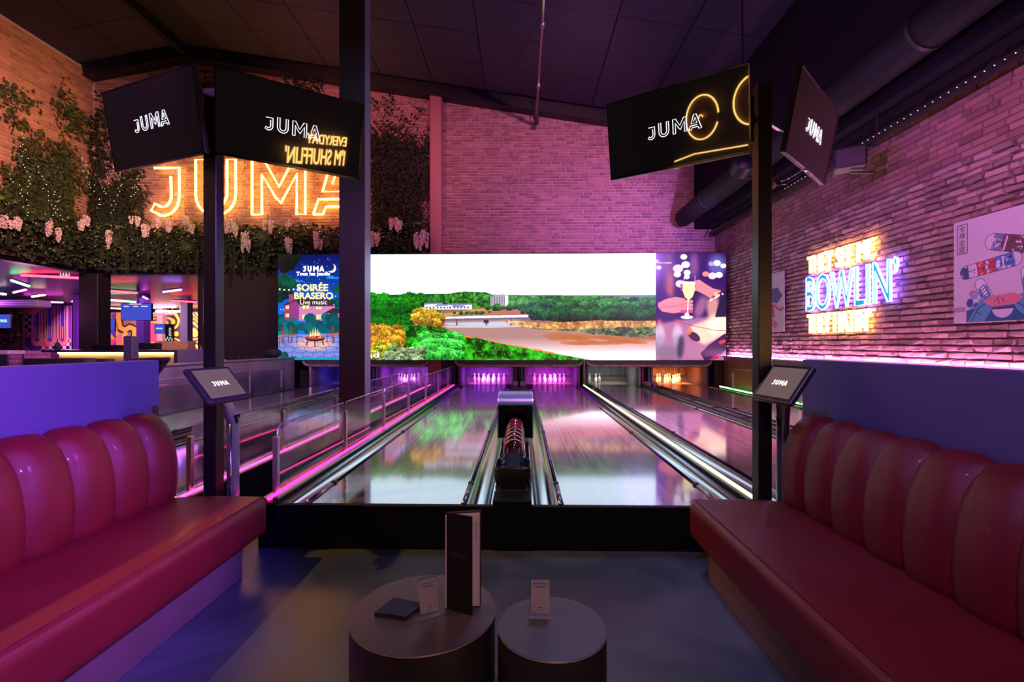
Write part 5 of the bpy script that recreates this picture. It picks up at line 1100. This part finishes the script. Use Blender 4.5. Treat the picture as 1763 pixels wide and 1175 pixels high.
# hanging garland along the fascia
def garland(side, u0, u1, n, label):
    t = thing('leaf_garland', label, 'garland', wallp(side, (u0+u1)/2, 4.3, .2)); o0 = t.location.copy(); rr = random.Random(n); g1, g2, g3 = G(), G(), G()
    for i in range(n):
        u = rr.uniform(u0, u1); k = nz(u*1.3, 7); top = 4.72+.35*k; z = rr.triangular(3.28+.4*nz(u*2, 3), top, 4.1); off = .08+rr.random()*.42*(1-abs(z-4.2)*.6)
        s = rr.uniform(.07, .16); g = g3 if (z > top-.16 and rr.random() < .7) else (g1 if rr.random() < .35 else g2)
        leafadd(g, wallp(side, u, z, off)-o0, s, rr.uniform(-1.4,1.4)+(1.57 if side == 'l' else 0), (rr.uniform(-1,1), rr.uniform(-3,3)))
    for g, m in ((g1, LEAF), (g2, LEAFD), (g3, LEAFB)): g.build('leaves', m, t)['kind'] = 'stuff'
    g = G()
    for i in range(n//22):
        u = rr.uniform(u0, u1); z = rr.uniform(3.6, 4.8); g.ball(wallp(side, u, z, .46)-o0, rr.uniform(.009,.018), 5, 3)
    g.build('small_flowers', FLW, t)['kind'] = 'stuff'
    # spiky rosette plants
    g = G()
    for c in range(int((u1-u0)/2.2)):
        u = u0+1+c*2.2+rr.uniform(-.5,.5); z = rr.uniform(4.1, 4.5); P = wallp(side, u, z, .42)-o0
        for q in range(14):
            a = q*.45+rr.random()*.2; l = rr.uniform(.25,.42); dv = Vector((math.cos(a), -.4, math.sin(a))) if side == 'b' else Vector((.4, math.cos(a), math.sin(a)))
            pr = Vector((-math.sin(a), 0, math.cos(a))) if side == 'b' else Vector((0, -math.sin(a), math.cos(a)))
            g.add([P-pr*.018, P+dv*l*.5-pr*.022+Vector((0,0,.03)), P+dv*l, P+dv*l*.5+pr*.022+Vector((0,0,.03)), P+pr*.018], [(0,1,2,3,4)])
    g.build('spiky_leaves', LEAF, t)
garland('b', XL+.1, -2.75, 7500, 'thick leafy garland hanging along the foot of the back brick wall')
garland('l', 7.0, YB-.1, 4200, 'thick leafy garland hanging along the left wall above the lobby')
def wisteria(px, py, hpx, side, i, lab):
    p = at(px, py, Y=YB-.62) if side == 'b' else at(px, py, X=XL+.6); h = hpx*(p.y if side == 'b' else p.y)/FPX
    g, rr = G(), random.Random(i*7)
    for c in range(rr.choice((1,2,2))+1):
        ox, oz, hh = rr.uniform(-.10,.10), rr.uniform(-.08,.03), h*rr.uniform(.6,1)
        for k in range(int(hh/.022)):
            z = oz-k*.022; f = k*.022/hh; r = .05*(1-f)**.6*(.6+.4*min(1, f*6))+.008
            for q in range(5):
                a = rr.random()*6.28; M = Vector((ox+r*math.cos(a), r*math.sin(a), z)); leafadd(g, M, .048, rr.random()*6, (rr.uniform(-1,1), rr.uniform(-1,1)))
    t = thing('wisteria_cluster', lab, 'hanging flowers', p, group='wisteria clusters hanging in the garland'); g.build('petals', WIS, t)['kind'] = 'stuff'; G().tube([(0,0,.15),(.01,.02,.02),(0,0,-.1)], .008, 4).build('stalk', STEM, t)
WB = [(152,372,20),(191,398,34),(232,372,20),(248,388,28),(277,372,26),(293,376,24),(318,370,20),(326,384,22),(391,376,28),(406,384,22),(421,398,36),(432,414,20),(461,378,28),(498,408,32),(500,378,14),(541,400,34),(548,414,24),(642,398,28),(654,402,26),(676,376,24),(688,378,22),(720,402,34),(729,396,36)]
WL = [(2,370,26),(14,378,22),(27,374,30),(84,382,36),(98,392,30),(140,378,22)]
n = len(WL)+len(WB); ordl = ['first','second','third','fourth','fifth','sixth','seventh','eighth','ninth','tenth','eleventh','twelfth','thirteenth','fourteenth','fifteenth','sixteenth','seventeenth','eighteenth','nineteenth','twentieth','twenty-first','twenty-second','twenty-third','twenty-fourth','twenty-fifth','twenty-sixth','twenty-seventh','twenty-eighth','twenty-ninth','thirtieth']
allw = sorted([(x, y, h, 'l') for x, y, h in WL]+[(x, y, h, 'b') for x, y, h in WB])
for i, (x, y, h, sd) in enumerate(allw):
    wisteria(x, y, h, sd, i, 'pale hanging flower cluster in the leafy garland, %s from the left' % ordl[i])
for i, (px, py, h) in enumerate(((12,400,34),(42,410,26),(102,405,44),(146,402,62),(178,432,40),(214,430,50),(252,420,36),(274,430,50),(296,420,54),(315,430,40),(340,430,46),(385,430,60),(402,430,46),(422,425,54),(455,432,42),(700,412,30))):
    p = at(px, py, Y=YB-.5) if px > 130 else at(px, py, X=XL+.5); H = h*p.y/FPX; g = G(); rr = random.Random(i)
    for s in range(4):
        ox, oy = rr.uniform(-.09,.09), rr.uniform(-.04,.04); hh = H*rr.uniform(.6,1)
        for k in range(int(hh/.035)):
            for q in (-1, 1): leafadd(g, Vector((ox+q*.018, oy, -k*.035)), .034, q*.6, (0, q*1.2))
    t = thing('hanging_vine', 'bead-like green vine strands hanging below the garland, %s from the left' % ordl[i], 'hanging plant', p, group='vines hanging from the garland')
    g.build('leaflets', LEAF, t)['kind'] = 'stuff'; G().tube([(0,0,.1),(0,0,-H*.8)], .005, 4).build('strand', STEM, t)
FAIRY = glow('fairy_light', (1,.80,.55), 1.6)
for i, (x0, y0, x1, y1) in enumerate(((38,232,50,330),(20,300,60,390),(60,290,110,390),(140,270,160,330),(190,290,170,360),(212,295,195,365),(240,300,230,340),(100,330,80,400),(150,380,175,450),(255,390,300,440),(320,380,340,430),(395,400,440,440),(460,380,520,430),(520,380,570,420))):
    g, gw = G(), G(); pts = []; rr = random.Random(i+50)
    for k in range(15):
        f = k/14; x = x0+(x1-x0)*f+rr.uniform(-6,6); y = y0+(y1-y0)*f+rr.uniform(-3,3)
        pts.append(at(x, y, Y=YB-.34) if x > 146 else at(x, y, X=XL+.34))
    o0 = pts[0].copy(); t = thing('fairy_lights', 'string of tiny warm lights in the ivy, %s from the left' % ordl[i], 'string lights', o0, group='fairy light strings in the ivy')
    gw.tube([p-o0 for p in pts], .003, 3).build('wire', STEM, t)
    for p in pts: g.ball(p-o0, .011, 5, 3)
    g.build('bulbs', FAIRY, t)['kind'] = 'stuff'

# ------------------------------------------------------------ lobby and arcade beyond the openings
CZ = 3.55
lc = nt('lobby_ceiling'); m, tt, b = lc; n, l = tt.nodes, tt.links; tc = n.new('ShaderNodeTexCoord'); wv = n.new('ShaderNodeTexWave'); wv.inputs['Scale'].default_value = 2.4; wv.bands_direction = 'Y'; l.new(tc.outputs['Object'], wv.inputs[0])
cr = n.new('ShaderNodeValToRGB'); cr.color_ramp.elements[0].position = .85; cr.color_ramp.elements[0].color = (.05,.035,.07,1); cr.color_ramp.elements[1].color = (.30,.22,.36,1); l.new(wv.outputs[0], cr.inputs[0]); l.new(cr.outputs[0], b.inputs['Base Color']); b.inputs['Roughness'].default_value = .35
LCM = m
struct(G().box(-34, XL-.26, 2, 31, CZ, CZ+.1).build('trim_18', LCM)); struct(G().box(XL-.26, -6.3, YB+.26, 31, CZ, CZ+.1).build('trim_19', LCM))
struct(G().box(-34, XL+4, 30.9, 31, 0, CZ).build('wall_lobby', mat('lobby_wall', (.20,.08,.24), .7)))
def mural1():   # checks, cheese shape, striped tubes
    c = CV(28, 526, 122, 603, 5, (.46,.10,.62)); Q = lambda x, y: (x/7.346, 500+y/7.346)
    def check(pts, s=46, off=0):
        m = c.poly([Q(*p) for p in pts]); k = ((np.floor((c.X*7.346+off)/s)+np.floor(((c.Y-500)*7.346)/s)) % 2) > 0; c.put(m & k, (.10,.04,.14)); c.put(m & ~k, (.95,.72,.95))
    check([(200,190),(330,190),(420,330),(400,600),(340,600),(200,480)], 44); check([(500,640),(900,600),(900,780),(520,780)], 44)
    for k in range(6): x = 215+k*65; y = 470+k*45; c.poly([Q(x,y),Q(x+65,y),Q(x+65,y+45),Q(x,y+20)], (1,.10,.62)); c.poly([Q(x,y-30),Q(x+20,y-30),Q(x+20,y+30),Q(x,y+10)], (1,.65,.35))
    x0 = 395
    for g in range(3):
        xc = 470+g*160
        for dx, col in ((-72,(1,.62,.42)),(-60,(.95,.70,.85)),(-46,(.20,.06,.18)),(-34,(.98,.75,.90)),(-22,(.30,.22,.78)),(0,(.30,.22,.78)),(22,(.98,.75,.9)),(34,(.2,.06,.18)),(46,(.95,.7,.85)),(60,(1,.62,.42))):
            c.poly([Q(xc+dx,190),Q(xc+dx+14,190),Q(xc+dx+14,640),Q(xc+dx,640)], col)
        m = c.poly([Q(xc-78,455),Q(xc+78,455),Q(xc+78,640),Q(xc-78,640)]); c.put(m & ((c.X*7.346 % 28) < 14), (1,.66,.42), .8)
        for r, col in ((80,(1,.45,.52)),(58,(1,.68,.45)),(40,(1,.30,.55)),(22,(.32,.22,.8))):
            m = c.ell(*Q(xc,625), r/7.346, r/7.346) & (c.Y > Q(0,610)[1]); c.put(m, col)
    c.ell(*Q(390,230), 14, 11, (1,.70,.42)); c.poly([Q(300,180),Q(620,180),Q(560,240),Q(500,280),Q(420,260),Q(380,320),Q(310,280)], (1,.70,.42))
    for x, y, r in ((378,228,26),(436,236,15),(494,218,18),(348,290,15),(425,195,10),(405,288,8),(518,258,9),(328,250,7)): c.ell(*Q(x,y), r/7.346, r/7.346, (.98,.08,.62))
    for k in range(3): c.poly([Q(225+k*40,700),Q(255+k*40,700),Q(240+k*40,775),Q(212+k*40,775)], (1,.62,.40))
    c.ell(*Q(340,745), 4.4, 3.6, (.60,.55,.85)); return c
def mural2():   # triangles and yellow waves
    c = CV(168, 538, 342, 604, 4, (.95,.62,.25)); Q = lambda x, y: (150+x/7.345, 480+y/7.345); h, w = c.h, c.w
    # contour waves on the right
    f = fbm(h, w, 150, 31, 2); k = (np.floor(f*17) % 2) > 0; m = c.X > Q(700,0)[0]; c.put(m & k, (.16,.07,.12)); c.put(m & ~k, (1,.64,.20))
    c.poly([Q(370,400),Q(620,400),Q(620,740),Q(370,740)], (.55,.42,.45)); P = [(395,400),(400,520),(420,620),(480,650),(540,615),(600,640),(600,740)]
    c.line([Q(*p) for p in P], 6.8, (.20,.09,.12)); c.line([Q(*p) for p in P], 3.9, (1,.68,.24)); c.line([Q(p[0]-50, p[1]+80) for p in P[:5]], 3.4, (1,.70,.28))
    c.poly([Q(710,560),Q(900,560),Q(900,800),Q(690,800)], (1,.25,.38)); c.poly([Q(705,640),Q(750,680),Q(720,800),Q(700,800)], (1,.45,.55))
    c.poly([Q(110,380),Q(215,380),Q(215,505),Q(110,505)], (.9,.85,.9)); [c.poly([Q(110,395+i*26),Q(212,395+i*26),Q(212,408+i*26),Q(110,408+i*26)], (.12,.08,.14)) for i in range(4)]
    c.poly([Q(228,390),Q(365,390),Q(365,510),Q(228,510)], (.42,.58,.52)); c.poly([Q(235,395),Q(365,395),Q(295,480)], (1,.28,.42)); c.poly([Q(365,400),Q(365,510),Q(300,490)], (.40,.30,.75)); c.poly([Q(275,505),Q(300,480),Q(330,505)], (1,.7,.2))
    c.poly([Q(115,660),Q(228,660),Q(228,845),Q(115,845)], (.72,.15,.75)); [c.ell(*Q(110,800), (30+i*28)/7.3, (40+i*30)/7.3, None) for i in range(0)]
    c.poly([Q(228,665),Q(365,665),Q(365,845),Q(228,845)], (.42,.25,.70)); c.poly([Q(232,770),Q(290,675),Q(362,768)], (1,.72,.20)); c.poly([Q(232,775),Q(362,775),Q(325,840),Q(262,840)], (1,.25,.55)); c.poly([Q(362,700),Q(362,770),Q(310,700)], (.30,.22,.66))
    c.poly([Q(372,720),Q(445,690),Q(445,835),Q(372,835)], (1,.45,.48)); c.poly([Q(180,660),Q(226,660),Q(226,845),Q(180,845)], (.28,.18,.30)); return c
def flatpic(nm, cv, p0, p1, q0, q1, Y, label, cat, th=.05):
    a, b = at(p0, q1, Y=Y), at(p1, q0, Y=Y); t = thing(nm, label, cat, ((a.x+b.x)/2, Y, a.z)); w, h = (b.x-a.x)/2, b.z-a.z
    G().box(-w, w, .004, th, 0, h).build('board', mat('board_back', (.2,.1,.2), .7), t)
    picture('painting', picmat(nm+'_art', cv.image(nm+'_art'), 0, .6), t, (-w,0,0), (w,0,0), (w,0,h), (-w,0,h)); return t
flatpic('wall_mural', mural1(), 28, 122, 526, 603, 24.5, 'pink and violet mural with checks, stripes and dotted cheese shape', 'mural')
flatpic('wall_mural', mural2(), 168, 342, 538, 604, 28.5, 'yellow wave and triangle mural at the far end of the arcade', 'mural')
light('AREA', 'arcade_fill', (-22, 22.5, 3.4), (-20.2, 24.5, 1.6), 900, (1,.50,.88), 2.5, sy=.3); light('AREA', 'arcade_fill', (-18.5, 25.8, 3.4), (-18.5, 28.4, 1.6), 1100, (1,.72,.50), 5, sy=.4)
light('AREA', 'arcade_fill', (-15.5, 19, 3.4), (-15.5, 19, 0), 260, (.6,.15,1), 5, sy=3); light('POINT', 'arcade_fill', (-19, 15, 2.9), (0,0,0), 260, (.65,.12,1), .3)
def pillar2(p0, p1, q0, Y, col, label):
    a, b = at(p0, Y=Y).x, at(p1, Y=Y).x; tag(fix_normals(G().bbox(a, b, Y, Y+.4, 0, CZ, .01).build('pillar', mat('pil%d' % p0, col, .5))), label, 'pillar')
pillar2(125, 134, 513, 20, (.35,.12,.55), 'slim violet pillar at the right end of the checked mural'); pillar2(234, 247, 505, 20, (.10,.07,.16), 'dark pillar behind the hanging blue television'); pillar2(310, 323, 528, 24, (.12,.12,.18), 'round grey pillar in front of the yellow mural'); pillar2(270, 279, 538, 27.5, (.18,.09,.12), 'brown pillar behind the small blue screen')
# tube lights
TUB = [(37,474,137,479,'r'),(20,483,50,493,'g'),(23,504,45,499,'m'),(55,511,77,508,'w'),(43,519,108,521,'m'),(0,506,10,507,'w'),(166,499,236,504.5,'r'),(181,516,235,520.5,'g'),(168,530,208,532,'w'),(188,525,205,523,'r'),(281,503,312,499,'b'),(246,511,254,515,'m'),(295,518,339,520.5,'r'),(262,530,303,529,'v'),(268,536.5,310,537,'w'),(260,541,297,542,'r')]
CC = dict(r=((1,.02,.05),'red'), g=((.12,1,.25),'green'), m=((1,.08,.75),'magenta'), w=((1,.75,.50),'warm white'), b=((.22,.12,1),'blue'), v=((.55,.35,1),'violet'))
seen = {}
for x0, y0, x1, y1, k in TUB:
    a, b = at(x0, y0, Z=3.3), at(x1, y1, Z=3.3)
    if (y0+y1)/2 > 522: a, b = at(x0, y0, Y=26), at(x1, y1, Y=26)
    else:
        ym = (a.y+b.y)/2; a, b = at(x0, y0, Y=max(14.0, min(21, ym))), at(x1, y1, Y=max(14.0, min(21, ym)))
    seen[k] = seen.get(k, 0)+1; mid = (a+b)/2; loc = 'left of the corner pillar' if x0 < 135 else 'right of the corner pillar'
    t = thing('tube_light', '%s tube light %s, %s of its colour from the left' % (CC[k][1], loc, ordl[seen[k]-1]), 'tube light', mid)
    G().tube([a-mid, b-mid], .035, 8).build('tube', glow('tube_'+k, CC[k][0], 14 if k != 'w' else 9), t)
    up = Vector((0,0,.05)); G().tube([a-mid+up, b-mid+up], .03, 4).build('fitting', BLACK, t)
    for q in (a, b): G().tube([q-mid+up, Vector((q.x-mid.x, q.y-mid.y, CZ-mid.z))], .006, 4).build('suspension', BLACK, t)
# screens
BLUE = glow('screen_blue', (.06,.08,.60), 1.0); MINT = glow('screen_mint', (.45,1,.70), 1.2)
def bscreen(p0, p1, q0, q1, Y, label, lg=True, lx=0):
    a, b = at(p0, q1, Y=Y), at(p1, q0, Y=Y); t = thing('wall_screen', label, 'screen', ((a.x+b.x)/2, Y, (a.z+b.z)/2)); w, h = (b.x-a.x)/2, (b.z-a.z)/2
    G().bbox(-w, w, .005, .08, -h, h, .01).build('housing', BLKG, t); G().box(-w+.02, w-.02, 0, .006, -h+.02, h-.02).build('display', BLUE, t)
    if lg: solid_logo(Matrix.Translation((lx*w, -.01, .02)), w*1.15, .01).build('lettering', MINT, t)
    return t, w, h
bscreen(168, 198, 549, 571, 22, 'blue screen with mint lettering on the left of the yellow mural'); bscreen(265, 284, 558, 575, 24, 'small blue screen with mint lettering behind the black menu totem'); bscreen(-16, 18.5, 541, 566, 22, 'blue screen on the plant wall at the left picture edge', lx=.1)
t, w, h = bscreen(207, 261, 522, 552, 17.4, 'large blank blue screen hung on the dark arcade pillar', False)
for x0, x1, z in ((-.75,-.45,.62),(-.15,.15,.62),(.35,.75,.62)): G().box(x0*w, x1*w, -.012, -.004, h*z-.012, h*z+.012).build('text_line', glow('tw', (1,.9,.9), 1.3), t)
G().box(-.4*w, .35*w, -.012, -.004, h*.88-.015, h*.88+.015).build('text_line', glow('to', (1,.5,.35), 1.3), t); G().tube([(0,.1,h),(0,.1,CZ-t.location.z)], .03, 6).build('ceiling_mount', BLACK, t)
# plant wall at left edge, air conditioner, tiled half wall
a, b = at(-60, 605, Y=23), at(28, 528, Y=23); t = thing('plant_wall', 'panel of brown foliage behind the left blue screen', 'plant wall', ((a.x+b.x)/2, 23.0, a.z)); G().box(a.x-t.location.x, b.x-t.location.x, .3, .4, 0, b.z-a.z).build('board', STEM, t)
g = G(); rr = random.Random(9)
for k in range(1500): leafadd(g, Vector((rr.uniform(a.x, b.x)-t.location.x, .25-rr.random()*.25, rr.uniform(0, b.z-a.z))), rr.uniform(.1,.2), rr.uniform(-1,1), (rr.uniform(-1,1), rr.uniform(-3,3)))
g.build('leaves', mat('leaf_brown', (.12,.10,.05), .7, island=.5), t)['kind'] = 'stuff'
p, q = at(0, 529, Y=15.5), at(52, 516, Y=15.5); t = thing('air_conditioner', 'white slatted air conditioning unit under the arcade ceiling', 'air conditioner', ((p.x+q.x)/2, 15.5, p.z)); w, h = (q.x-p.x)/2+.25, q.z-p.z
ACW = mat('ac_white', (.75,.70,.78), .4); fix_normals(G().bbox(-w, w, 0, .5, 0, h, .06, 3).build('casing', ACW, t, smooth=40))
for k in range(3): G().box(-w+.1, w-.1, -.012, 0, h*(.2+.25*k), h*(.26+.25*k)).build('slat', BLACK, t)
p, q = at(10, 632, Y=15), at(93, 604, Y=15); t = thing('tiled_counter', 'half wall covered in small pink tiles left of the bar', 'half wall', ((p.x+q.x)/2, 15, 0)); w = (q.x-p.x)/2; h = q.z
G().box(-w, w, .02, .3, 0, h).build('core', mat('grout', (.16,.05,.20), .8), t)
tp = None; nx = int(2*w/.135)
for j in range(5):
    for i in range(nx):
        if tp is None: tp = G().bbox(-.058, .058, 0, .022, -.058, .058, .005).build('tile', mat('tile_pink', (.72,.30,.62), .3, island=.1), t); o = tp
        else: o = tp.copy(); COL.objects.link(o); o.parent = t
        o.location = (-w+.07+i*.135, 0, h-.07-j*.135)
p, q = at(-6, 612, Y=13.9), at(12, 604, Y=13.9); t = thing('side_table', 'pale square table at the left picture edge', 'table', (p.x, 13.9, 0)); hh = q.z
G().bbox(-.2,.35,0,.5,hh-.12,hh,.01).build('table_top', mat('pale_top', (.75,.6,.8), .4), t)
for x, y in ((-.18,.02),(.32,.02),(-.18,.46),(.32,.46)): G().box(x-.02,x+.02,y-.02,y+.02,0,hh-.12).build('leg', mat('leg_navy', (.05,.05,.2), .5), t)
p, q = at(104, 476.5, Y=13.9), at(120, 468.5, Y=13.9); t = thing('exit_sign', 'small pale framed sign box above the red tube light at the left', 'sign', ((p.x+q.x)/2, 13.9, p.z)); w, h = (q.x-p.x)/2, q.z-p.z
G().box(-w, w, 0, .04, 0, h).build('box', mat('sign_grey', (.25,.10,.14), .5), t)
for bx in ((-w,w,0,.02),(-w,w,h-.02,h),(-w,-w+.02,0,h),(w-.02,w,0,h),(-w*.45,-w*.25,.03,h-.03),(w*.1,w*.5,.03,h-.05)): G().box(bx[0], bx[1], -.01, 0, bx[2], bx[3]).build('lit_edge', glow('sign_pink', (1,.55,.60), 1.2), t)
G().box(-.01, .01, .015, .025, h, CZ-t.location.z).build('hanger', BLACK, t)
# bar counter
YC = 11.6; a, b, c = at(70, 603, Y=YC), at(304, 603, Y=YC), at(356, 602, Y=YC); zc = a.z
t = thing('bar_counter', 'long bar counter with dark top and warm lit front', 'counter', ((a.x+b.x)/2, YC, 0)); w = (b.x-a.x)/2
f0 = at(92, Y=YC).x-t.location.x
G().box(f0, w-.05, .14, .7, 0, zc-.07).build('front_panel', mat('counter_front', (.62,.42,.20), .6, var=.3, vscale=1.5, bump=.2), t)
G().bbox(-w, w, 0, .8, zc-.06, zc, .01).build('counter_top', mat('counter_top', (.06,.035,.05), .3), t)
G().box(f0, w-.06, .10, .13, zc-.085, zc-.062).build('light_strip', glow('strip_warm', (1,.66,.26), 30), t)
G().box(w-.07, w, .0, .7, 0, zc-.06).build('end_panel', mat('counter_end', (.12,.05,.06), .5), t)
t = tag(G().bbox(b.x+.01, c.x, YC, YC+.7, 0, c.z, .006).build('counter_cabinet', mat('cabinet_grey', (.30,.26,.34), .6)), 'plain grey cabinet closing the right end of the bar counter', 'cabinet')
p, q = at(271, 602, Y=YC+.3), at(324, 589, Y=YC+.3); t = thing('service_desk', 'glowing orange desk riser standing on the bar counter', 'desk riser', ((p.x+q.x)/2, YC+.3, zc)); w = (q.x-p.x)/2
fix_normals(G().prism([(-w,q.z-zc),(-w+.04,0.001),(w-.04,0.001),(w,q.z-zc)], 0, .3).build('front', mat('riser_orange', (.85,.50,.22), .5), t)); G().box(-w, w, -.01, .31, q.z-zc, q.z-zc+.02).build('top', mat('riser_top', (.8,.5,.3), .4), t)
light('AREA', 'counter_light', (p.x+.4, YC-.5, zc+.4), (p.x+.4, YC+.3, zc), 1.2, (1,.6,.25), .5)
p, q = at(279, 589.5, Y=YC+.35), at(293.5, 558, Y=YC+.35); t = thing('menu_totem', 'slim black menu totem with white writing on the bar counter', 'totem', ((p.x+q.x)/2, YC+.45, zc+.20)); w = (q.x-p.x)/2; h = q.z-zc-.20
G().bbox(-w, w, 0, .05, 0, h, .01).build('board', BLACK, t); G().box(-w*.6, w*.6, -.02, .08, -.01, .02).build('foot', BLACK, t)
for k in range(9): G().box(-.01*(k % 2), .06-.01*(k % 3), -.004, 0, h*.35+k*.025, h*.35+k*.025+.008).build('text_line', glow('tw', (1,.9,.9), 1.3), t)
g = G()
for k in range(5): g.tube([(-w*.7+k*w*.35, -.006, .04+.05*(k % 2)), (-w*.7+k*w*.35, -.006, .09+.05*(k % 2))], .012, 5)
g.build('bottle_row', glow('tw2', (.8,1,.9), .8), t)
def block(nm, px0, px1, py0, py1, Y, d, m, label, cat, b=.02):
    p, q = at(px0, py1, Y=Y), at(px1, py0, Y=Y); return tag(fix_normals(G().bbox(p.x, q.x, Y, Y+d, p.z, q.z, b, 2).build(nm, m, smooth=40)), label, cat)
block('till_housing', 229, 271, 591, 602.2, YC+.15, .4, mat('till_black', (.02,.015,.025), .5), 'low black till housing on the bar counter', 'till'); block('counter_tray', 158, 206, 594.5, 602.5, YC+.2, .4, mat('till_black', (.02,.015,.025), .5), 'low black tray on the bar counter beside the corner pillar', 'tray', .01)
t = thing('hand_pump', 'dark soap pump bottle on the bar counter before the mural', 'bottle', at(99, 602.8, Y=YC+.4)); fix_normals(G().lathe([(.055,0),(.06,.01),(.06,.14),(.045,.18),(.018,.20),(.018,.24)], (0,0,0), 14).build('body', mat('bottle_blue', (.08,.10,.18), .3), t, smooth=40)); G().tube([(0,0,.24),(0,0,.28),(.05,0,.28)], .01, 6).build('pump', BLACK, t)
t = thing('clear_bottle', 'small clear bottle standing on the grey cabinet', 'bottle', (at(345, Y=YC+.3).x, YC+.3, c.z)); fix_normals(G().lathe([(.04,0),(.045,.01),(.045,.07),(.015,.10),(.015,.12)], (0,0,0), 12).build('body', ACR, t, smooth=40)); G().lathe([(.018,.12),(.018,.14)], (0,0,0), 10).build('cap', BLACK, t)
# dark lounge bench backs behind the violet divider and a short post
t = tag(block('lounge_back', 39, 146, 617.5, 640, 6.2, .18, mat('lounge_black', (.02,.012,.018), .5), '', ''), 'black bench back behind the left divider panel, nearer the left edge', 'bench'); t = tag(block('lounge_back', 122, 182, 618.6, 640, 7.0, .18, mat('lounge_black', (.02,.012,.018), .5), '', ''), 'black bench back behind the left divider panel, further right', 'bench')
for o in list(bpy.data.objects):
    if o.name.startswith('lounge_back'):
        me = o.data; zmin = min(v.co.z for v in me.vertices)
        for v in me.vertices:
            if v.co.z < zmin+.03: v.co.z = 0
p, q = at(212, 579, Y=6.8), at(227, 579, Y=6.8); tag(fix_normals(G().bbox(p.x, q.x, 6.8, 6.93, 0, p.z, .006).build('short_post', mat('post_paint2', (.05,.04,.06), .4))), 'short square black post in front of the bar counter', 'post')
# black bag and cables on the cap of the wood partition
t = thing('gear_bag', 'crumpled black bag lying on the wood partition beside the poster', 'bag', (-6.17, 11.6, 1.07)); g = G(); rr = random.Random(3)
g.grid(lambda u, v: ((.11+.03*math.sin(5*u*6.28))*math.cos(2*math.pi*u)*math.sin(math.pi*v)**.6, (.34+.05*math.sin(3*u*6.28))*math.sin(2*math.pi*u)*math.sin(math.pi*v)**.6, .11-.11*math.cos(math.pi*v)+.015*math.sin(9*u)*math.sin(math.pi*v)), 28, 12)
fix_normals(g.build('bag_body', mat('bag_black', (.015,.013,.02), .6), t, smooth=True)); G().tube([(0,-.2,.18),(0,-.1,.27),(0,.1,.27),(0,.2,.18)], .012, 6).build('handle', BLACK, t)
t = thing('cable_heap', 'loose black cables on the wood partition left of the bag', 'cable', (-6.17, 10.3, 1.075)); G().tube([(.03*math.cos(k*1.1)*2, -.5+k*.05, .012+.05*abs(math.sin(k*.7))) for k in range(20)], .010, 5).build('cable_loop', BLACK, t, smooth=True)
t = thing('yellow_tag', 'small yellow tag on the wood partition', 'tag', (-6.15, 9.6, 1.072)); G().bbox(-.03,.03,-.05,.05,0,.02,.003).build('tag_block', mat('tag_yellow', (.8,.6,.02), .5), t)
print('built', len(bpy.data.objects))
